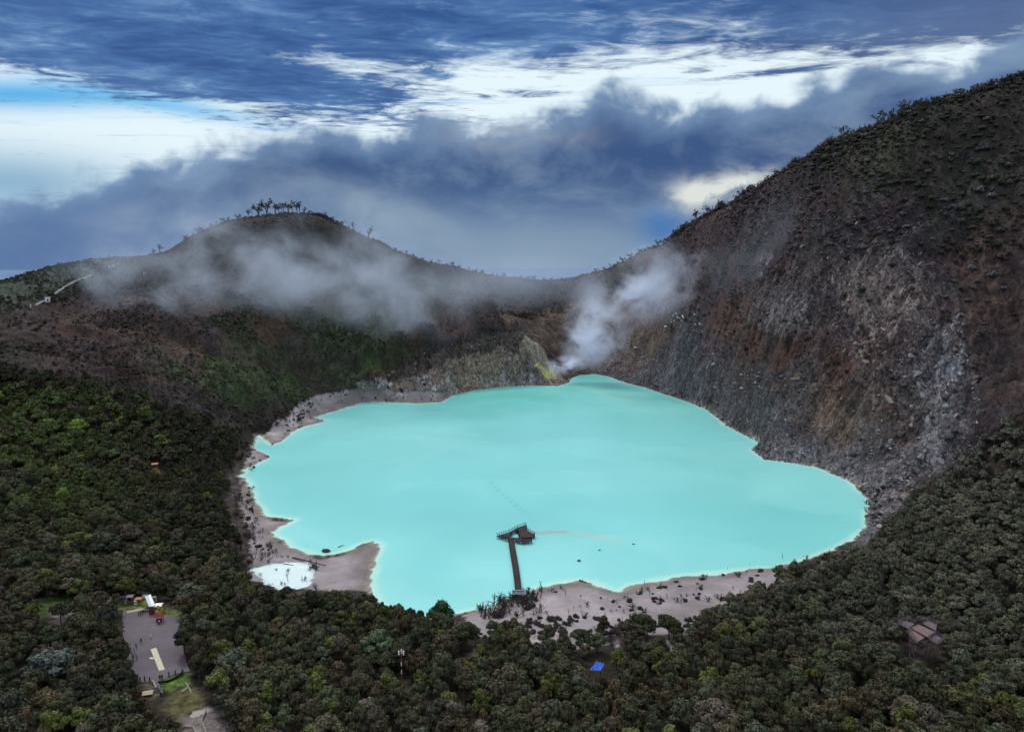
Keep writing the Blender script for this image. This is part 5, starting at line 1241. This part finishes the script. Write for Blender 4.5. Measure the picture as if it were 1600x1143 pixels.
mb = MB(); boxv(mb, (0, -0.3, 0.5), (1.5, 0.5, 1.0)); part('counter', mb, DRED, e)
booth(242, 938.5, 12.2, 0.9, 0.8, 1.4, PALEW, PALEW, 'small grey hut just right of the long white canopy', over=0.1)
booth(154.5, 941, 12.0, 3.0, 2.0, 1.8, DARK, flat_mat('moss_brown_roof', (0.17, 0.15, 0.10)), 'open shelter with a mossy brown roof left of the car park', 0.05, open_=True, name='shelter', cat='shelter')
booth(132, 944, 11.8, 3.0, 2.2, 2.0, BROWN, flat_mat('slate_roof', (0.12, 0.105, 0.125)), 'dark slate roofed hut half hidden by trees', 0.1, name='hut', cat='hut')
booth(191, 1032, 12.1, 1.6, 1.4, 1.3, BROWN, flat_mat('cream_canvas', (0.62, 0.56, 0.52)), 'small cream canvas tent at the left edge of the car park', 0.4, open_=True, name='tent', cat='tent')
booth(231.5, 1089, 12.8, 1.9, 1.3, 1.3, BROWN, TAN, 'small hut with a tan roof left of the entrance path', 0.3, name='hut', cat='hut')
booth(53, 1137, 16.5, 2.6, 2.4, 3.6, BROWN, flat_mat('pale_metal_roof', (0.42, 0.44, 0.52)), 'pale metal roofed hut glimpsed in the trees at the lower left', 0.8, name='hut', cat='hut')
e = booth(241.5, 733, 6, 2.6, 2.4, 3.4, ORANGE, flat_mat('terracotta_roof', (0.42, 0.22, 0.14)), 'small orange roofed shelter among trees on the left slope', 0.5, name='shelter', cat='shelter')
hx, hy, hz = hit(243, 742); e.location = (hx, hy, hz + 3.0)
mb = MB()
for k in range(6): boxv(mb, (1.2 + 0.1 * k, -1.6 - k * 0.45, -0.3 - 0.42 * k), (1.6, 0.45, 0.25))
part('steps', mb, ORANGE, e)
mb = MB()
for sx in (-1, 1):
    for sy in (-1, 1): bar(mb, (sx * 1.2, sy * 1.1, -3.4), (sx * 1.2, sy * 1.1, 0), 0.1)
part('stilts', mb, BROWN, e)

# stairway and railing on the left ridge ---------------------------------------
pts_ = [(57,478),(65,473.5),(72.5,470),(84,461.5),(95,454.5),(103,449.5),(110,445),(117.5,441),(126,438),(134,435.5),(141,432.5),(147,430.5)]
W_ = [np.array(hit(a, b_, 300)) for a, b_ in pts_]; e = empty('stairway', W_[0]); tag(e, 'thin white railed stairway climbing the left ridge', 'stairway')
mb = MB(); rl = MB(); ps = MB()
for A_, B_ in zip(W_[:-1], W_[1:]):
    d_ = B_ - A_; L = np.linalg.norm(d_); k = max(2, int(L / 1.0)); rz = math.atan2(d_[1], d_[0])
    for i in range(k): boxv(mb, local(e, A_ + d_ * (i + .5) / k) + (0, 0, 0.35), (L / k * 0.98, 0.8, 0.35), rz)
    nr_ = np.array((-d_[1], d_[0], 0)) / (np.hypot(d_[0], d_[1]) + 1e-6)
    for s_ in (-.5, .5):
        for h in (0.9, 1.4): bar(rl, local(e, A_ + nr_ * s_ + (0, 0, h)), local(e, B_ + nr_ * s_ + (0, 0, h)), 0.08)
        for i in range(int(L / 4) + 1): c = A_ + d_ * min(1, i * 4 / L) + nr_ * s_; bar(ps, local(e, c), local(e, c + (0, 0, 1.7)), 0.1)
part('steps', mb, PALEW, e); part('railing', rl, WHITE, e); part('posts', ps, WHITE, e)
hx, hy, hz = hit(75, 471, 300); e = empty('gatehouse', (hx, hy, hz), 0.5); tag(e, 'small white building at the foot of the ridge stairway', 'building')
mb = MB(); boxv(mb, (0, 0, 1.4), (3.4, 2.6, 3.6)); part('wall', mb, WHITE, e); mb = MB(); boxv(mb, (0, 0, 3.3), (4.2, 3.4, 0.2)); part('roof', mb, WHITE, e); mb = MB(); boxv(mb, (0, -1.33, 1.0), (1.0, 0.05, 2.0)); part('door', mb, DARK, e)
for a, b_, l in ((48,480.5,'white marker post left of the ridge stairway foot'),(171,419,'left one of three white markers on the misty ridge'),(175,418,'middle one of three white markers on the misty ridge'),(178,417.5,'right one of three white markers on the misty ridge'),
                 (225,429,'left of two white markers on the slope below the ridge'),(229,429.5,'right of two white markers on the slope below the ridge')):
    hx, hy, hz = hit(a, b_, 300); mb = MB(); boxv(mb, (0, 0, 0.9), (0.5, 0.4, 2.4)); boxv(mb, (0, 0, 2.2), (0.9, 0.5, 0.5)); o = link('marker', mb.mesh('marker', [WHITE])); o.location = (hx, hy, hz); tag(o, l, 'marker')

# people --------------------------------------------------------------------------
SKIN = flat_mat('skin', (0.32, 0.19, 0.13), 0.6, 0.05); HAIR = flat_mat('black_hair', (0.015, 0.012, 0.012), 0.7, 0.1)
CLOTH = tint_mat('cloth', 1.0, 0.9)
def skinned(name, verts, edges, radii, mat):
    me = bpy.data.meshes.new(name); me.from_pydata(verts, edges, []); o = bpy.data.objects.new(name, me); COL.objects.link(o)
    o.modifiers.new('skin', 'SKIN'); me = o.data
    if not me.skin_vertices: return None
    for i, r in enumerate(radii): me.skin_vertices[0].data[i].radius = (r, r); me.skin_vertices[0].data[i].use_root = (i == 0)
    s_ = o.modifiers.new('sub', 'SUBSURF'); s_.levels = 1; s_.render_levels = 1
    dg = bpy.context.evaluated_depsgraph_get(); ev = bpy.data.meshes.new_from_object(o.evaluated_get(dg)); bpy.data.objects.remove(o)
    ev.name = name; ev.materials.clear(); ev.materials.append(mat)
    n = len(ev.vertices); a = ev.attributes.new('shade', 'FLOAT', 'POINT'); a.data.foreach_set('value', np.ones(n, np.float32)); return ev
def skin_root(me): return me
def person_meshes(st, arm):
    V = [(0,0,.95),(0,0,1.15),(0,0,1.38),(0,0,1.50),(0,0,1.62),(0,0,1.70), (-.10,0,.90),(-.12,st,.50),(-.12,st*.4,.06),(-.12,st*.4-.14,.03), (.10,0,.90),(.12,-st,.50),(.12,-st*.8,.06),(.12,-st*.8-.14,.03),
         (-.19,0,1.38),(-.24,arm,1.10),(-.24,arm-.12,.86),(-.24,arm-.14,.78), (.19,0,1.38),(.24,-arm,1.10),(.24,-arm-.10,.86),(.24,-arm-.12,.78)]
    E = [(0,1),(1,2),(2,3),(3,4),(4,5),(0,6),(6,7),(7,8),(8,9),(0,10),(10,11),(11,12),(12,13),(2,14),(14,15),(15,16),(16,17),(2,18),(18,19),(19,20),(20,21)]
    Rr = [.13,.12,.14,.05,.10,.08, .085,.062,.045,.04,.085,.062,.045,.04, .055,.042,.033,.035,.055,.042,.033,.035]
    body = skinned('body', V, E, Rr, SKIN)
    sh_ = skinned('shirt', [V[1], V[0], V[2], V[14], V[15], V[18], V[19]], [(0,1),(0,2),(2,3),(3,4),(2,5),(5,6)], [.15,.15,.165,.075,.062,.075,.062], CLOTH)
    tr = skinned('trousers', [V[0], V[6], V[7], V[8], V[10], V[11], V[12]], [(0,1),(1,2),(2,3),(0,4),(4,5),(5,6)], [.155,.105,.082,.065,.105,.082,.065], CLOTH)
    hr = skinned('hair', [(0,.03,1.66),(0,.02,1.76)], [(0,1)], [.105,.085], HAIR)
    return body, sh_, tr, hr
PM = [person_meshes(0.10, 0.05), person_meshes(0.22, 0.12)]
def person(pos, rz, shirt, trousers, label, k=0, s=1.0, parts=True):
    e = empty('person', pos, rz, s); tag(e, label, 'person')
    for nm, me, tc_ in zip(('body', 'shirt', 'trousers', 'hair'), PM[k], (None, shirt, trousers, None)):
        o = link(nm, me, e)
        if tc_: o['tint'] = list(tc_)
W1 = (0.75, 0.77, 0.80); B1 = (0.02, 0.02, 0.025); LB = (0.38, 0.52, 0.75)
for a, b_, sh_, tr, l, k in [(235.5,996,W1,W1,'person in white walking alone in the middle of the car park',1),(220.5,1004,B1,B1,'person in black walking on the upper left of the car park',1),
    (213,1011.5,(.5,.5,.55),B1,'person in grey top and black trousers below the person in black',0),(205.5,1020,W1,(.3,.3,.35),'person in white shirt left in the pair at the car park edge',0),
    (210,1020,LB,(.35,.42,.6),'person in pale blue right in the pair at the car park edge',0),(213.5,1029,(.55,.46,.48),(.12,.1,.1),'person in pinkish top beside the cream tent',1),
    (208,1030.5,B1,B1,'person in dark clothes between pinkish person and cream tent',0),(249,975.5,W1,B1,'person in white shirt standing before the red stall',0),(239,957,B1,B1,'person in black at the foot of the white canopy',0),
    (250,1062,B1,B1,'person in black left in the pair at the entrance path',0),(253.5,1061.5,(.05,.04,.05),B1,'person in dark brown right in the pair at the entrance path',0),
    (251,1084,LB,LB,'person in pale blue leading the group on the entrance path',1),(253.6,1081,W1,LB,'person in white shirt right of the group on the entrance path',0),(248.6,1080,(.55,.65,.8),(.3,.38,.55),'person in light blue left of the group on the entrance path',1),
    (253,1086.5,W1,(.3,.35,.5),'person in white top at the lower end of the path group',0),(252,1089.5,B1,B1,'person in black last and lowest of the path group',0),(286,1011,(.5,.45,.4),(.3,.25,.2),'person in beige at the right edge of the car park',0),
    (285,1001,B1,B1,'person in black standing at the right edge of the car park',0)]:
    z_ = 12.1 if b_ < 1063 else 12.56
    person(on_z(a, b_, z_), float((a * 7) % 6), sh_, tr, l, k)
for a, b_, c_, l in ((92,456.5,W1,'person in white on the lower part of the ridge stairway'),(123,438.5,W1,'person in white halfway up the ridge stairway'),(128,437,(.3,.3,.35),'person in grey just above the one in white on the stairway'),
                     (67,476,W1,'person in white at the foot of the ridge stairway'),(855,960.5,W1,'person in white standing on the beach right of the pier'),(873,984.5,W1,'person in white on the sandy path behind the beach'),(811,902,(.1,.08,.08),'person in brown walking on the pier')):
    p_ = np.array(hit(a, b_, 200)); 
    if a == 811: p_ = np.array(on_z(808.3, 903, 1.06))
    elif a < 200: p_[2] += 0.6
    person(p_, 1.0, c_, B1, l, 0, 1.25 if a < 200 else 1.0)
